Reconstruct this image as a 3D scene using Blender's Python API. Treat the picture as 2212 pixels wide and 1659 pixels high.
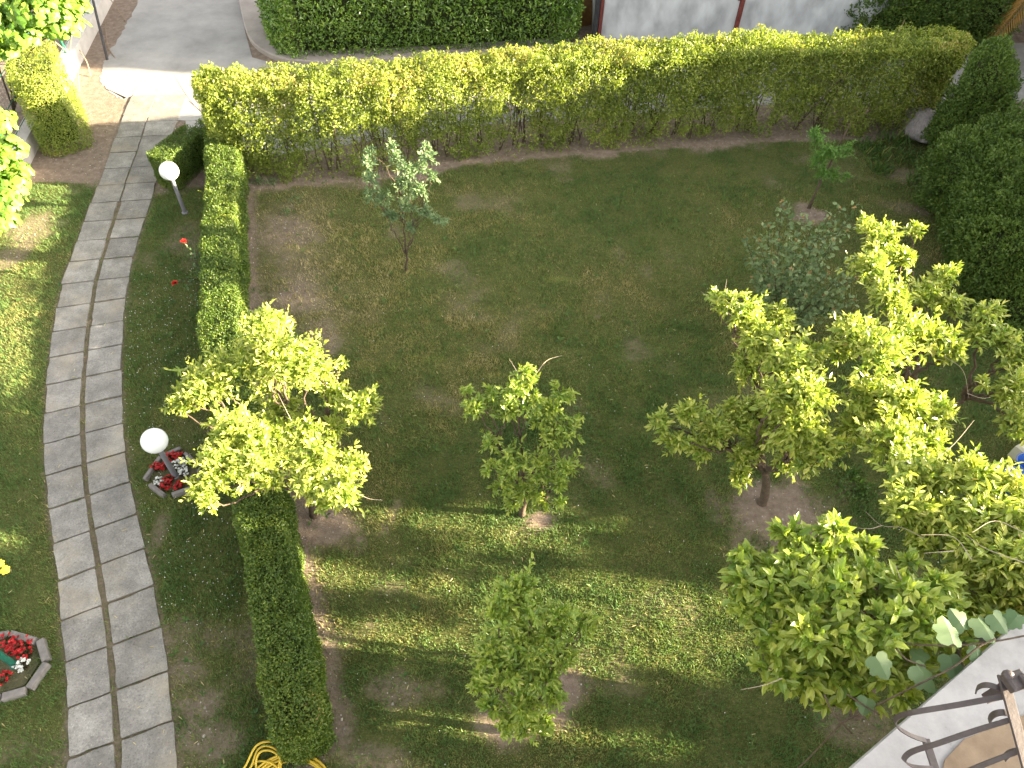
import bpy, math, random
import numpy as np
from mathutils import Vector, Matrix
random.seed(7); R = np.random.default_rng(11)
for o in list(bpy.data.objects): bpy.data.objects.remove(o)
S = bpy.context.scene; C = S.collection

# ------------------------------------------------------------ camera, sky, sun
W, Hh, FOC, H = 2212., 1659., 1597., 8.0
TILT, ROLL = math.radians(40), math.atan2(46, 1370)
cam = bpy.data.objects.new('camera', bpy.data.cameras.new('camera')); C.objects.link(cam)
cam.matrix_world = Matrix.Translation((0, 0, H)) @ Matrix.Rotation(TILT, 4, 'X') @ Matrix.Rotation(ROLL, 4, 'Z')
cam.data.sensor_width = 36; cam.data.lens = 36*FOC/W; cam.data.clip_end = 500; cam.data.clip_start = .05
S.camera = cam
SUN_EL, SUN_AZ = math.radians(15), math.radians(-2.2)      # azimuth measured from +X, anticlockwise
w = bpy.data.worlds.new('World'); S.world = w; w.use_nodes = True
nt = w.node_tree; bg = nt.nodes['Background']
sky = nt.nodes.new('ShaderNodeTexSky'); sky.sky_type = 'NISHITA'; sky.sun_disc = False
sky.sun_elevation = SUN_EL; sky.sun_rotation = math.pi/2 - SUN_AZ; sky.dust_density = 2.5; sky.air_density = 1.0; sky.ozone_density = .6
hs = nt.nodes.new('ShaderNodeHueSaturation'); hs.inputs['Saturation'].default_value = .22
nt.links.new(sky.outputs[0], hs.inputs['Color']); wm = nt.nodes.new('ShaderNodeVectorMath'); wm.operation = 'MULTIPLY'; wm.inputs[1].default_value = (1.04, 1.0, .93); nt.links.new(hs.outputs[0], wm.inputs[0]); nt.links.new(wm.outputs[0], bg.inputs[0]); bg.inputs[1].default_value = .07
sl = bpy.data.lights.new('sun', 'SUN'); sl.energy = 5; sl.angle = math.radians(.5); sl.color = (1, .83, .56)
so = bpy.data.objects.new('sun', sl); C.objects.link(so)
sd = Vector((math.cos(SUN_EL)*math.cos(SUN_AZ), math.cos(SUN_EL)*math.sin(SUN_AZ), math.sin(SUN_EL)))
so.rotation_euler = sd.to_track_quat('Z', 'Y').to_euler(); so.location = (20, 0, 15)
S.view_settings.view_transform = 'Standard'; S.view_settings.look = 'None'; S.view_settings.gamma = 1
S.view_settings.exposure = 3.45
S.render.engine = 'CYCLES'
S.cycles.max_bounces = 6; S.cycles.diffuse_bounces = 3; S.cycles.transmission_bounces = 4

# ------------------------------------------------------------ helpers
def _rx(a): c, s = math.cos(a), math.sin(a); return np.array([[1, 0, 0], [0, c, -s], [0, s, c]])
def _rz(a): c, s = math.cos(a), math.sin(a); return np.array([[c, -s, 0], [s, c, 0], [0, 0, 1]])
CM = _rx(TILT) @ _rz(ROLL)
def G(px, py, z=0.):
    d = CM @ np.array([px-W/2, -(py-Hh/2), -FOC]); return np.array([0, 0, H]) + d*((z-H)/d[2])
def G2(pts, z=0.): return np.array([G(x, y, z)[:2] for x, y in pts])
def proj(p):
    v = (np.asarray(p) - np.array([0, 0, H])) @ CM; return np.stack([W/2 - FOC*v[..., 0]/v[..., 2], Hh/2 + FOC*v[..., 1]/v[..., 2]], -1)
def nrmz(a): return a/np.maximum(np.linalg.norm(a, axis=-1, keepdims=True), 1e-9)
def rdir(n): return nrmz(R.normal(size=(n, 3)))
def _h(i, j, k, s): 
    x = np.sin(i*127.1 + j*311.7 + k*74.7 + s*53.3)*43758.5453; return x - np.floor(x)
def vn(p, scale=1., seed=0):
    """value noise 0..1 for points (N,2) or (N,3)"""
    p = np.asarray(p, float)*scale
    if p.shape[-1] == 2: p = np.concatenate([p, np.zeros(p.shape[:-1]+(1,))], -1)
    f = np.floor(p); t = p - f; t = t*t*(3-2*t); i, j, k = f[..., 0], f[..., 1], f[..., 2]; o = 0
    for a in (0, 1):
        for b in (0, 1):
            for c in (0, 1):
                wt = (t[..., 0] if a else 1-t[..., 0])*(t[..., 1] if b else 1-t[..., 1])*(t[..., 2] if c else 1-t[..., 2])
                o = o + wt*_h(i+a, j+b, k+c, seed)
    return o
def fbm(p, s, seed=0): return .55*vn(p, s, seed) + .28*vn(p, s*2.1, seed+5) + .17*vn(p, s*4.3, seed+9)
def sstep(a, b, x): t = np.clip((x-a)/(b-a), 0, 1); return t*t*(3-2*t)
def pdist(P, line):
    """distance of points (N,2) to a polyline"""
    d = np.full(len(P), 1e9)
    for a, b in zip(line[:-1], line[1:]):
        ab = b-a; t = np.clip(((P-a)@ab)/max(ab@ab, 1e-9), 0, 1); d = np.minimum(d, np.linalg.norm(P-a-t[:, None]*ab, axis=1))
    return d
def inpoly(P, poly):
    x, y = P[:, 0], P[:, 1]; r = np.zeros(len(P), bool); n = len(poly)
    for i in range(n):
        x1, y1 = poly[i]; x2, y2 = poly[(i+1) % n]
        c = ((y1 > y) != (y2 > y)) & (x < (x2-x1)*(y-y1)/((y2-y1) if y2 != y1 else 1e-9)+x1); r ^= c
    return r

class MB:
    """collects triangles/quads into one mesh"""
    def __init__(s): s.v = []; s.f = []; s.n = 0; s.a = []
    def add(s, V, F, a=None):
        V = np.asarray(V, float).reshape(-1, 3); s.v.append(V)
        for f in F: s.f.append(np.asarray(f, int)+s.n)
        s.n += len(V); s.a.append(np.full(len(V), .5) if a is None else np.broadcast_to(np.asarray(a, float), (len(V),)))
        return s
    def addarr(s, V, F, a):            # F (M,k) array
        s.v.append(V); s.f.append(('arr', F+s.n)); s.n += len(V); s.a.append(a); return s
    def build(s, name, mat, parent=None, smooth=False):
        V = np.concatenate(s.v) if s.v else np.zeros((0, 3)); A = np.concatenate(s.a) if s.a else np.zeros(0)
        if parent is not None:
            V = V - np.array(parent.matrix_basis.translation if parent.parent is None and parent.type == 'EMPTY' else ROOTLOC.get(parent.name, (0, 0, 0)))
        loops = []; tot = []
        for f in s.f:
            if isinstance(f, tuple): loops.append(f[1].ravel()); tot.append(np.full(len(f[1]), f[1].shape[1]))
            else: loops.append(f.ravel()); tot.append(np.array([len(f)]))
        L = np.concatenate(loops).astype(np.int32); T = np.concatenate(tot).astype(np.int32)
        me = bpy.data.meshes.new(name); me.vertices.add(len(V)); me.vertices.foreach_set('co', V.astype(np.float32).ravel())
        me.loops.add(len(L)); me.loops.foreach_set('vertex_index', L)
        me.polygons.add(len(T)); me.polygons.foreach_set('loop_start', (np.cumsum(T)-T).astype(np.int32))
        try: me.polygons.foreach_set('loop_total', T)
        except Exception: pass
        at = me.attributes.new('rnd', 'FLOAT', 'POINT'); at.data.foreach_set('value', A.astype(np.float32))
        me.polygons.foreach_set('use_smooth', np.full(len(T), bool(smooth)))
        me.update(calc_edges=True); me.validate()
        me.materials.append(mat); o = bpy.data.objects.new(name, me); C.objects.link(o)
        if parent is not None:
            o.parent = parent; ROOTLOC[o.name] = tuple(parent.matrix_basis.translation) if parent.type == 'EMPTY' else ROOTLOC.get(parent.name, (0, 0, 0))
        return o
ROOTLOC = {}
def thing(name, label, cat, loc=(0, 0, 0), group=None):
    o = bpy.data.objects.new(name, None); C.objects.link(o); o.location = tuple(float(v) for v in loc); o.empty_display_size = .1
    o['label'] = label; o['category'] = cat
    if group: o['group'] = group
    return o
def tag(o, label, cat, group=None):
    o['label'] = label; o['category'] = cat
    if group: o['group'] = group
    return o
def kind(o, k): o['kind'] = k; return o

def tube(mb, pts, rad, n=6, a=.5, cap=True):
    pts = np.asarray(pts, float); m = len(pts); rad = np.broadcast_to(np.asarray(rad, float), (m,))
    tg = np.gradient(pts, axis=0); tg = nrmz(tg); up = np.array([0, 0, 1.]) if abs(tg[0][2]) < .9 else np.array([1., 0, 0])
    V = []; u = nrmz(np.cross(tg[0], up))
    for i in range(m):
        u = nrmz(u - tg[i]*(u@tg[i])); v = np.cross(tg[i], u)
        for k in range(n):
            t = 2*math.pi*k/n; V.append(pts[i] + rad[i]*(math.cos(t)*u + math.sin(t)*v))
    F = [[i*n+k, i*n+(k+1) % n, (i+1)*n+(k+1) % n, (i+1)*n+k] for i in range(m-1) for k in range(n)]
    if cap: F += [list(range(n))[::-1], [(m-1)*n+k for k in range(n)]]
    mb.add(V, F, a); return mb
def bez(pts, n=12):
    """catmull-rom through points"""
    P = np.asarray(pts, float); P = np.vstack([2*P[0]-P[1], P, 2*P[-1]-P[-2]]); out = []
    for i in range(1, len(P)-2):
        for t in np.linspace(0, 1, n, endpoint=False):
            out.append(.5*((2*P[i]) + (-P[i-1]+P[i+1])*t + (2*P[i-1]-5*P[i]+4*P[i+1]-P[i+2])*t*t + (-P[i-1]+3*P[i]-3*P[i+1]+P[i+2])*t**3))
    out.append(P[-2]); return np.array(out)
def box(mb, c, s, rot=0., a=.5, bev=0., tiltx=0.):
    hx, hy, hz = s[0]/2, s[1]/2, s[2]/2; b = min(bev, hx*.45, hy*.45, hz*.9)
    V = []
    if b > 0:
        for z, q in ((-hz, 0), (hz-b, 0), (hz, b)):
            for sx, sy in ((-1, -1), (1, -1), (1, 1), (-1, 1)): V.append((sx*(hx-q), sy*(hy-q), z))
        F = [[3, 2, 1, 0], [8, 9, 10, 11]] + [[l*4+k, l*4+(k+1) % 4, l*4+4+(k+1) % 4, l*4+4+k] for l in (0, 1) for k in range(4)]
    else:
        for z in (-hz, hz):
            for sx, sy in ((-1, -1), (1, -1), (1, 1), (-1, 1)): V.append((sx*hx, sy*hy, z))
        F = [[3, 2, 1, 0], [4, 5, 6, 7]] + [[k, (k+1) % 4, 4+(k+1) % 4, 4+k] for k in range(4)]
    V = np.array(V) @ _rx(tiltx).T @ _rz(rot).T + np.array(c); mb.add(V, F, a); return mb
def prism(mb, poly, z0, z1, a=.5):
    poly = np.asarray(poly, float); n = len(poly)
    ar = sum(poly[i][0]*poly[(i+1) % n][1]-poly[(i+1) % n][0]*poly[i][1] for i in range(n))
    if ar < 0: poly = poly[::-1]
    V = [(x, y, z0) for x, y in poly] + [(x, y, z1) for x, y in poly]
    F = [list(range(n))[::-1], list(range(n, 2*n))] + [[i, (i+1) % n, n+(i+1) % n, n+i] for i in range(n)]
    mb.add(V, F, a); return mb
def sphere(mb, c, r, nu=20, nv=12, a=.5, sc=(1, 1, 1)):
    V = [(0, 0, -1)]; F = []
    for j in range(1, nv):
        t = -math.pi/2 + math.pi*j/nv
        for i in range(nu): V.append((math.cos(t)*math.cos(2*math.pi*i/nu), math.cos(t)*math.sin(2*math.pi*i/nu), math.sin(t)))
    V.append((0, 0, 1)); L = len(V)-1
    for i in range(nu):
        F.append([0, 1+(i+1) % nu, 1+i]); F.append([L, 1+(nv-2)*nu+i, 1+(nv-2)*nu+(i+1) % nu])
        for j in range(nv-2): F.append([1+j*nu+i, 1+j*nu+(i+1) % nu, 1+(j+1)*nu+(i+1) % nu, 1+(j+1)*nu+i])
    mb.add(np.array(V)*r*np.array(sc)+np.array(c), F, a); return mb
def lathe(mb, c, prof, n=20, a=.5):
    V = [(r*math.cos(2*math.pi*k/n), r*math.sin(2*math.pi*k/n), z) for r, z in prof for k in range(n)]
    F = [[i*n+k, i*n+(k+1) % n, (i+1)*n+(k+1) % n, (i+1)*n+k] for i in range(len(prof)-1) for k in range(n)]
    mb.add(np.array(V)+np.array(c), F, a); return mb

def leaves(mb, P, D, N, L, wr=.45, fold=.18, curl=.12, fine=True, rnd=None):
    """leaf blades: base P, direction D, rough normal N, length L; every leaf a folded, curled blade"""
    n = len(P); L = np.broadcast_to(L, (n,)).reshape(n, 1); D = nrmz(D); Sx = nrmz(np.cross(D, N)+1e-6); N = nrmz(np.cross(Sx, D))
    wd = L*wr/2*R.uniform(.85, 1.15, (n, 1)); cu = curl*R.uniform(.2, 1.6, (n, 1))
    def pt(t, s, up): return P + D*L*t + Sx*wd*s + N*(L*(up*fold*wr - cu*t*t))
    if fine:
        vs = [pt(0, 0, 0), pt(.32, -.86, 1), pt(.32, 0, 0), pt(.32, .86, 1), pt(.68, -.78, .9), pt(.68, 0, 0), pt(.68, .78, .9), pt(1, 0, 0)]
        f = np.array([[0, 2, 1], [0, 3, 2], [1, 2, 4], [2, 5, 4], [2, 3, 5], [3, 6, 5], [4, 5, 7], [5, 6, 7]])
    else:
        vs = [pt(0, 0, 0), pt(.48, -1, 1), pt(.48, 0, 0), pt(.48, 1, 1), pt(1, 0, 0)]
        f = np.array([[0, 2, 1], [0, 3, 2], [1, 2, 4], [2, 3, 4]])
    k = len(vs); V = np.stack(vs, 1).reshape(-1, 3)
    F = (f[None] + (np.arange(n)*k)[:, None, None]).reshape(-1, 3)
    r = R.uniform(0, 1, n) if rnd is None else rnd
    mb.addarr(V, F, np.repeat(r, k)); return mb

# ------------------------------------------------------------ materials
def mat(name):
    m = bpy.data.materials.new(name); m.use_nodes = True; n = m.node_tree; p = n.nodes['Principled BSDF']; return m, n, p
def rgb(c): return (c[0], c[1], c[2], 1)
def leafmat(name, cols, rough=.45, trans=.35, tcol=(1.15, 1.25, .55), spec=.5):
    m, n, p = mat(name); a = n.nodes.new('ShaderNodeAttribute'); a.attribute_name = 'rnd'
    r = n.nodes.new('ShaderNodeValToRGB'); e = r.color_ramp.elements
    while len(e) < len(cols): e.new(.5)
    for i, (pos, c) in enumerate(cols): e[i].position = pos; e[i].color = rgb(c)
    n.links.new(a.outputs['Fac'], r.inputs[0]); n.links.new(r.outputs[0], p.inputs['Base Color'])
    p.inputs['Roughness'].default_value = rough; p.inputs['Specular IOR Level'].default_value = spec
    t = n.nodes.new('ShaderNodeBsdfTranslucent'); mx = n.nodes.new('ShaderNodeMixShader'); mx.inputs[0].default_value = trans
    vm = n.nodes.new('ShaderNodeVectorMath'); vm.operation = 'MULTIPLY'; vm.inputs[1].default_value = tcol
    n.links.new(r.outputs[0], vm.inputs[0]); n.links.new(vm.outputs[0], t.inputs[0])
    n.links.new(p.outputs[0], mx.inputs[1]); n.links.new(t.outputs[0], mx.inputs[2])
    n.links.new(mx.outputs[0], n.nodes['Material Output'].inputs[0]); return m
def noisemat(name, cols, scale=5, rough=.85, bump=.3, bscale=60, detail=8, rndmix=0., spec=.3, dist=.02):
    m, n, p = mat(name); tc = n.nodes.new('ShaderNodeTexCoord'); t = n.nodes.new('ShaderNodeTexNoise')
    t.inputs['Scale'].default_value = scale; t.inputs['Detail'].default_value = detail; t.inputs['Roughness'].default_value = .65
    n.links.new(tc.outputs['Object'], t.inputs[0]); r = n.nodes.new('ShaderNodeValToRGB'); e = r.color_ramp.elements
    while len(e) < len(cols): e.new(.5)
    for i, (pos, c) in enumerate(cols): e[i].position = pos; e[i].color = rgb(c)
    n.links.new(t.outputs[0], r.inputs[0]); out = r.outputs[0]
    if rndmix:
        a = n.nodes.new('ShaderNodeAttribute'); a.attribute_name = 'rnd'; mr = n.nodes.new('ShaderNodeMapRange')
        mr.inputs['To Min'].default_value = 1-rndmix; mr.inputs['To Max'].default_value = 1+rndmix; n.links.new(a.outputs['Fac'], mr.inputs[0])
        vm = n.nodes.new('ShaderNodeVectorMath'); vm.operation = 'SCALE'; n.links.new(out, vm.inputs[0]); n.links.new(mr.outputs[0], vm.inputs['Scale']); out = vm.outputs[0]
    n.links.new(out, p.inputs['Base Color']); p.inputs['Roughness'].default_value = rough; p.inputs['Specular IOR Level'].default_value = spec
    if bump:
        t2 = n.nodes.new('ShaderNodeTexNoise'); t2.inputs['Scale'].default_value = bscale; t2.inputs['Detail'].default_value = 6
        n.links.new(tc.outputs['Object'], t2.inputs[0]); b = n.nodes.new('ShaderNodeBump'); b.inputs['Strength'].default_value = bump; b.inputs['Distance'].default_value = dist
        n.links.new(t2.outputs[0], b.inputs['Height']); n.links.new(b.outputs[0], p.inputs['Normal'])
    return m
M = {}
M['lemon'] = leafmat('lemon_leaves', [(0, (.08, .19, .03)), (.35, (.16, .29, .03)), (.75, (.29, .38, .045)), (1, (.46, .47, .08))], .38, .3)
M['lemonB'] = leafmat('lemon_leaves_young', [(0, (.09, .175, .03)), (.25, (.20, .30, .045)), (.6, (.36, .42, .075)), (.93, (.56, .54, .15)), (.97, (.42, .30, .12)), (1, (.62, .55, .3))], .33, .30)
M['hedge'] = leafmat('privet_leaves', [(0, (.10, .15, .025)), (.45, (.22, .28, .045)), (.85, (.32, .36, .065)), (1, (.45, .35, .13))], .45, .4)
M['box'] = leafmat('box_leaves', [(0, (.048, .092, .013)), (.5, (.10, .165, .021)), (.97, (.19, .23, .033)), (1, (.3, .2, .07))], .45, .3)
M['laurel'] = leafmat('laurel_leaves', [(0, (.06, .13, .018)), (.5, (.14, .26, .032)), (1, (.28, .38, .06))], .25, .25, spec=.7)
M['fig'] = leafmat('broad_leaves', [(0, (.08, .18, .02)), (.5, (.15, .27, .03)), (1, (.25, .35, .05))], .5, .4)
M['apple'] = leafmat('apple_leaves', [(0, (.08, .15, .06)), (.6, (.16, .24, .11)), (1, (.29, .35, .19))], .6, .3, (1, 1.15, .7))
M['quince'] = leafmat('quince_leaves', [(0, (.09, .15, .06)), (.6, (.17, .24, .10)), (.96, (.25, .31, .15)), (1, (.38, .2, .09))], .6, .3, (1, 1.15, .7))
M['dark'] = leafmat('cypress_leaves', [(0, (.035, .08, .014)), (.5, (.08, .14, .02)), (1, (.17, .23, .035))], .6, .25)
M['sapling'] = leafmat('sapling_leaves', [(0, (.07, .17, .03)), (1, (.15, .28, .04))], .5, .35)
M['rose'] = leafmat('rose_leaves', [(0, (.05, .12, .04)), (1, (.11, .2, .07))], .5, .3)
M['vine'] = leafmat('vine_leaves', [(0, (.10, .17, .08)), (1, (.16, .24, .11))], .6, .35, (1, 1.2, .6))
M['palm'] = leafmat('palm_fronds', [(0, (.05, .07, .01)), (.55, (.14, .11, .02)), (1, (.42, .2, .03))], .5, .3)
M['weed'] = leafmat('weeds', [(0, (.04, .10, .02)), (.8, (.10, .18, .03)), (1, (.28, .25, .09))], .6, .3)
M['bark'] = noisemat('bark', [(.3, (.06, .042, .03)), (.7, (.14, .105, .075))], 18, .9, .6, 70)
M['twig'] = noisemat('twig', [(.3, (.16, .11, .08)), (.7, (.26, .2, .14))], 10, .9, 0)
M['drytwig'] = noisemat('dry_twig', [(.3, (.3, .24, .18)), (.7, (.42, .36, .28))], 10, .9, 0)
M['core'] = noisemat('hedge_inside', [(.3, (.02, .03, .008)), (.7, (.04, .05, .015))], 20, 1, .5, 60)  # dark colour of the light-blocking cores added inside the hedges
def slabmat():
    m, n, p = mat('paving_slab'); tc = n.nodes.new('ShaderNodeTexCoord'); a = n.nodes.new('ShaderNodeAttribute'); a.attribute_name = 'rnd'
    def noise(sc, d=10, ro=.65):
        t = n.nodes.new('ShaderNodeTexNoise'); t.inputs['Scale'].default_value = sc; t.inputs['Detail'].default_value = d; t.inputs['Roughness'].default_value = ro; n.links.new(tc.outputs['Object'], t.inputs[0]); return t
    def ramp(src, cols):
        r = n.nodes.new('ShaderNodeValToRGB'); e = r.color_ramp.elements
        while len(e) < len(cols): e.new(.5)
        for i, (q, c) in enumerate(cols): e[i].position = q; e[i].color = rgb(c)
        n.links.new(src, r.inputs[0]); return r
    def mixc(f, A, B, blend='MIX'):
        mx = n.nodes.new('ShaderNodeMix'); mx.data_type = 'RGBA'; mx.blend_type = blend
        if isinstance(f, float): mx.inputs[0].default_value = f
        else: n.links.new(f, mx.inputs[0])
        n.links.new(A, mx.inputs[6]); n.links.new(B, mx.inputs[7]); return mx.outputs[2]
    base = ramp(noise(3.2, 12, .7).outputs[0], [(.3, (.14, .135, .128)), (.48, (.205, .197, .187)), (.64, (.285, .275, .26))])
    spk = ramp(noise(48, 4, .85).outputs[0], [(.33, (.45, .45, .44)), (.45, (.95, .95, .94)), (.58, (1.05, 1.04, 1.02)), (.68, (1.6, 1.58, 1.5))])
    c = mixc(1.0, base.outputs[0], spk.outputs[0], 'MULTIPLY')
    grime = ramp(noise(1.3, 8).outputs[0], [(.50, (0, 0, 0)), (.72, (.6, .6, .6))]); tan = n.nodes.new('ShaderNodeRGB'); tan.outputs[0].default_value = (.34, .29, .21, 1)
    c = mixc(grime.outputs[0], c, tan.outputs[0])
    mr = n.nodes.new('ShaderNodeMapRange'); mr.inputs['To Min'].default_value = .88; mr.inputs['To Max'].default_value = 1.12; n.links.new(a.outputs['Fac'], mr.inputs[0])
    vm = n.nodes.new('ShaderNodeVectorMath'); vm.operation = 'SCALE'; n.links.new(c, vm.inputs[0]); n.links.new(mr.outputs[0], vm.inputs['Scale']); n.links.new(vm.outputs[0], p.inputs['Base Color'])
    p.inputs['Roughness'].default_value = .92; p.inputs['Specular IOR Level'].default_value = .25
    b = n.nodes.new('ShaderNodeBump'); b.inputs['Strength'].default_value = .5; b.inputs['Distance'].default_value = .006; n.links.new(noise(90, 8, .8).outputs[0], b.inputs['Height']); n.links.new(b.outputs[0], p.inputs['Normal']); return m
M['slab'] = slabmat()
M['concrete'] = noisemat('lane_concrete', [(.3, (.21, .205, .20)), (.5, (.28, .272, .265)), (.7, (.34, .33, .32))], 1.3, .9, .3, 90, 14, dist=.006)
M['kerb'] = noisemat('kerb_concrete', [(.3, (.24, .21, .195)), (.7, (.34, .305, .28))], 3, .9, .3, 70, dist=.006)
M['wallc'] = noisemat('low_wall_concrete', [(.3, (.38, .35, .33)), (.7, (.5, .47, .44))], 4, .9, .3, 60, dist=.01)
M['white'] = noisemat('white_render', [(.30, (.12, .118, .12)), (.37, (.27, .265, .268)), (.6, (.345, .338, .342))], 4.5, .75, .25, 50, 10, dist=.004)
M['tile'] = noisemat('tan_floor', [(.3, (.15, .105, .065)), (.7, (.25, .185, .125))], 5, .6, .1, 60)
M['iron'] = noisemat('painted_iron', [(.3, (.055, .045, .045)), (.7, (.085, .07, .07))], 30, .5, .1, 80, spec=.4)
M['globe'] = noisemat('milk_glass', [(.3, (.80, .84, .86)), (.7, (.84, .87, .88))], 2, .25, 0)
M['pole'] = noisemat('grey_pole', [(.3, (.16, .16, .18)), (.7, (.21, .21, .235))], 8, .45, 0)
M['gpole'] = noisemat('green_pole', [(.3, (.012, .09, .06)), (.7, (.02, .13, .09))], 8, .45, 0)
M['edge'] = noisemat('edging_block', [(.3, (.13, .12, .115)), (.7, (.24, .22, .21))], 14, .95, .4, 90, dist=.006)
M['soil'] = noisemat('soil', [(.3, (.13, .10, .075)), (.7, (.24, .19, .145))], 9, 1, .8, 60)
M['bedsoil'] = noisemat('bed_soil', [(.3, (.05, .055, .025)), (.55, (.09, .085, .045)), (.75, (.16, .13, .09))], 14, 1, .8, 60)
M['rock'] = noisemat('rock', [(.3, (.17, .16, .16)), (.7, (.33, .30, .30))], 6, .95, .9, 18, dist=.05)
M['hose'] = noisemat('yellow_hose', [(.3, (.52, .36, .03)), (.7, (.62, .45, .06))], 12, .4, 0)
M['red'] = leafmat('red_petals', [(0, (.35, .008, .012)), (1, (.62, .02, .02))], .5, .2, (1, 1, 1))
M['rosered'] = leafmat('rose_petals', [(0, (.6, .02, .02)), (1, (.85, .07, .05))], .5, .2, (1, 1, 1))
M['whitep'] = leafmat('white_petals', [(0, (.62, .64, .60)), (1, (.8, .82, .78))], .5, .2, (1, 1, 1))
M['bronze'] = leafmat('bronze_leaves', [(0, (.04, .06, .02)), (1, (.10, .05, .03))], .4, .2)
M['blue'] = noisemat('blue_plastic', [(.3, (.02, .12, .5)), (.7, (.03, .16, .6))], 5, .35, 0)
M['cream'] = noisemat('cream_plastic', [(.3, (.5, .48, .36)), (.7, (.6, .58, .45))], 5, .5, 0)
M['rust'] = noisemat('red_oxide_paint', [(.3, (.13, .03, .025)), (.7, (.22, .06, .05))], 12, .7, .2, 60)
M['darkpost'] = noisemat('dark_post', [(.3, (.03, .03, .035)), (.7, (.06, .06, .065))], 12, .7, .2, 60)
M['yellowleaf'] = leafmat('yellow_leaf', [(0, (.5, .42, .03)), (1, (.7, .6, .05))], .5, .4, (1, 1, .6))
def whitewash():
    m, n, p = mat('whitewashed_panel'); tc = n.nodes.new('ShaderNodeTexCoord'); mp = n.nodes.new('ShaderNodeMapping')
    mp.inputs['Scale'].default_value = (1.6, 1, .9); n.links.new(tc.outputs['Object'], mp.inputs[0])
    t = n.nodes.new('ShaderNodeTexNoise'); t.inputs['Scale'].default_value = 1.7; t.inputs['Detail'].default_value = 9; t.inputs['Distortion'].default_value = .15
    n.links.new(mp.outputs[0], t.inputs[0]); r = n.nodes.new('ShaderNodeValToRGB'); e = r.color_ramp.elements; e.new(.5)
    for i, (q, c) in enumerate([(.32, (.36, .37, .40)), (.5, (.53, .55, .58)), (.68, (.68, .71, .74))]): e[i].position = q; e[i].color = rgb(c)
    n.links.new(t.outputs[0], r.inputs[0]); n.links.new(r.outputs[0], p.inputs['Base Color']); p.inputs['Roughness'].default_value = .8; return m
M['panel'] = whitewash()
def groundmat():
    # 'rnd' on the lawn sheet: 0 bare earth .. 1 closed turf; real colours of soil and turf, broken up by noise
    m, n, p = mat('lawn_ground'); tc = n.nodes.new('ShaderNodeTexCoord'); a = n.nodes.new('ShaderNodeAttribute'); a.attribute_name = 'rnd'
    def noise(sc, d=8):
        t = n.nodes.new('ShaderNodeTexNoise'); t.inputs['Scale'].default_value = sc; t.inputs['Detail'].default_value = d; t.inputs['Roughness'].default_value = .7
        n.links.new(tc.outputs['Object'], t.inputs[0]); return t
    def ramp(src, cols):
        r = n.nodes.new('ShaderNodeValToRGB'); e = r.color_ramp.elements
        while len(e) < len(cols): e.new(.5)
        for i, (q, c) in enumerate(cols): e[i].position = q; e[i].color = rgb(c)
        n.links.new(src, r.inputs[0]); return r
    soil = ramp(noise(9).outputs[0], [(.3, (.14, .105, .085)), (.55, (.23, .18, .145)), (.75, (.33, .27, .225))])
    turf = ramp(noise(22).outputs[0], [(.3, (.05, .07, .02)), (.55, (.10, .105, .035)), (.75, (.20, .17, .08))])
    n3 = noise(30); ad = n.nodes.new('ShaderNodeMath'); ad.operation = 'MULTIPLY_ADD'; ad.inputs[1].default_value = 1.6; ad.inputs[2].default_value = -.8
    n.links.new(n3.outputs[0], ad.inputs[0]); su = n.nodes.new('ShaderNodeMath'); su.operation = 'ADD'; n.links.new(a.outputs['Fac'], su.inputs[0]); n.links.new(ad.outputs[0], su.inputs[1])
    mr = n.nodes.new('ShaderNodeMapRange'); mr.inputs['From Min'].default_value = .1; mr.inputs['From Max'].default_value = .9; n.links.new(su.outputs[0], mr.inputs[0])
    mx = n.nodes.new('ShaderNodeMix'); mx.data_type = 'RGBA'; n.links.new(mr.outputs[0], mx.inputs[0]); n.links.new(soil.outputs[0], mx.inputs[6]); n.links.new(turf.outputs[0], mx.inputs[7])
    n.links.new(mx.outputs[2], p.inputs['Base Color']); p.inputs['Roughness'].default_value = 1; p.inputs['Specular IOR Level'].default_value = .1
    b = n.nodes.new('ShaderNodeBump'); b.inputs['Strength'].default_value = .8; b.inputs['Distance'].default_value = .03; n.links.new(noise(45).outputs[0], b.inputs['Height']); n.links.new(b.outputs[0], p.inputs['Normal'])
    return m
M['ground'] = groundmat()
M['grass'] = leafmat('grass_blades', [(0, (.09, .165, .048)), (.35, (.155, .225, .065)), (.6, (.26, .255, .09)), (.85, (.40, .34, .16)), (1, (.55, .47, .28))], .6, .3, (1.1, 1.15, .6), .3)

# ------------------------------------------------------------ plan of the garden (world metres, from measured points)
path_L = [(150,1720),(150,1659),(147,1560),(148,1480),(138,1400),(128,1250),(112,1150),(101,1050),(96,930),(102,830),(111,740),(123,670),(135,615),(152,565),(182,480),(213,400),(243,320),(266,255),(288,205)]
path_C = [(259,1720),(259,1659),(256,1600),(248,1500),(238,1400),(226,1300),(206,1180),(194,1100),(183,1000),(179,880),(187,760),(201,650),(221,560),(246,480),(271,400),(300,320),(320,255),(340,205)]
path_R = [(392,1720),(385,1659),(380,1600),(368,1480),(350,1350),(325,1230),(300,1130),(276,1010),(264,900),(263,760),(269,660),(286,560),(309,490),(328,430),(350,350),(375,285),(398,225),(405,205)]
PL, PC, PR = G2(path_L), G2(path_C), G2(path_R)
path_poly = np.vstack([PL, PR[::-1]])
boxR = G2([(535,350),(542,420),(543,600),(548,780),(585,930),(625,1060),(655,1180),(690,1350),(715,1480),(735,1590)])   # foot line of the low hedge
topF = G2([(545,402),(700,392),(850,378),(1000,350),(1300,326),(1650,302),(1850,296),(1985,292)])                    # foot line of the tall hedge
wallA, wallB = G2([(262,-30),(-30,545)])
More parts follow.
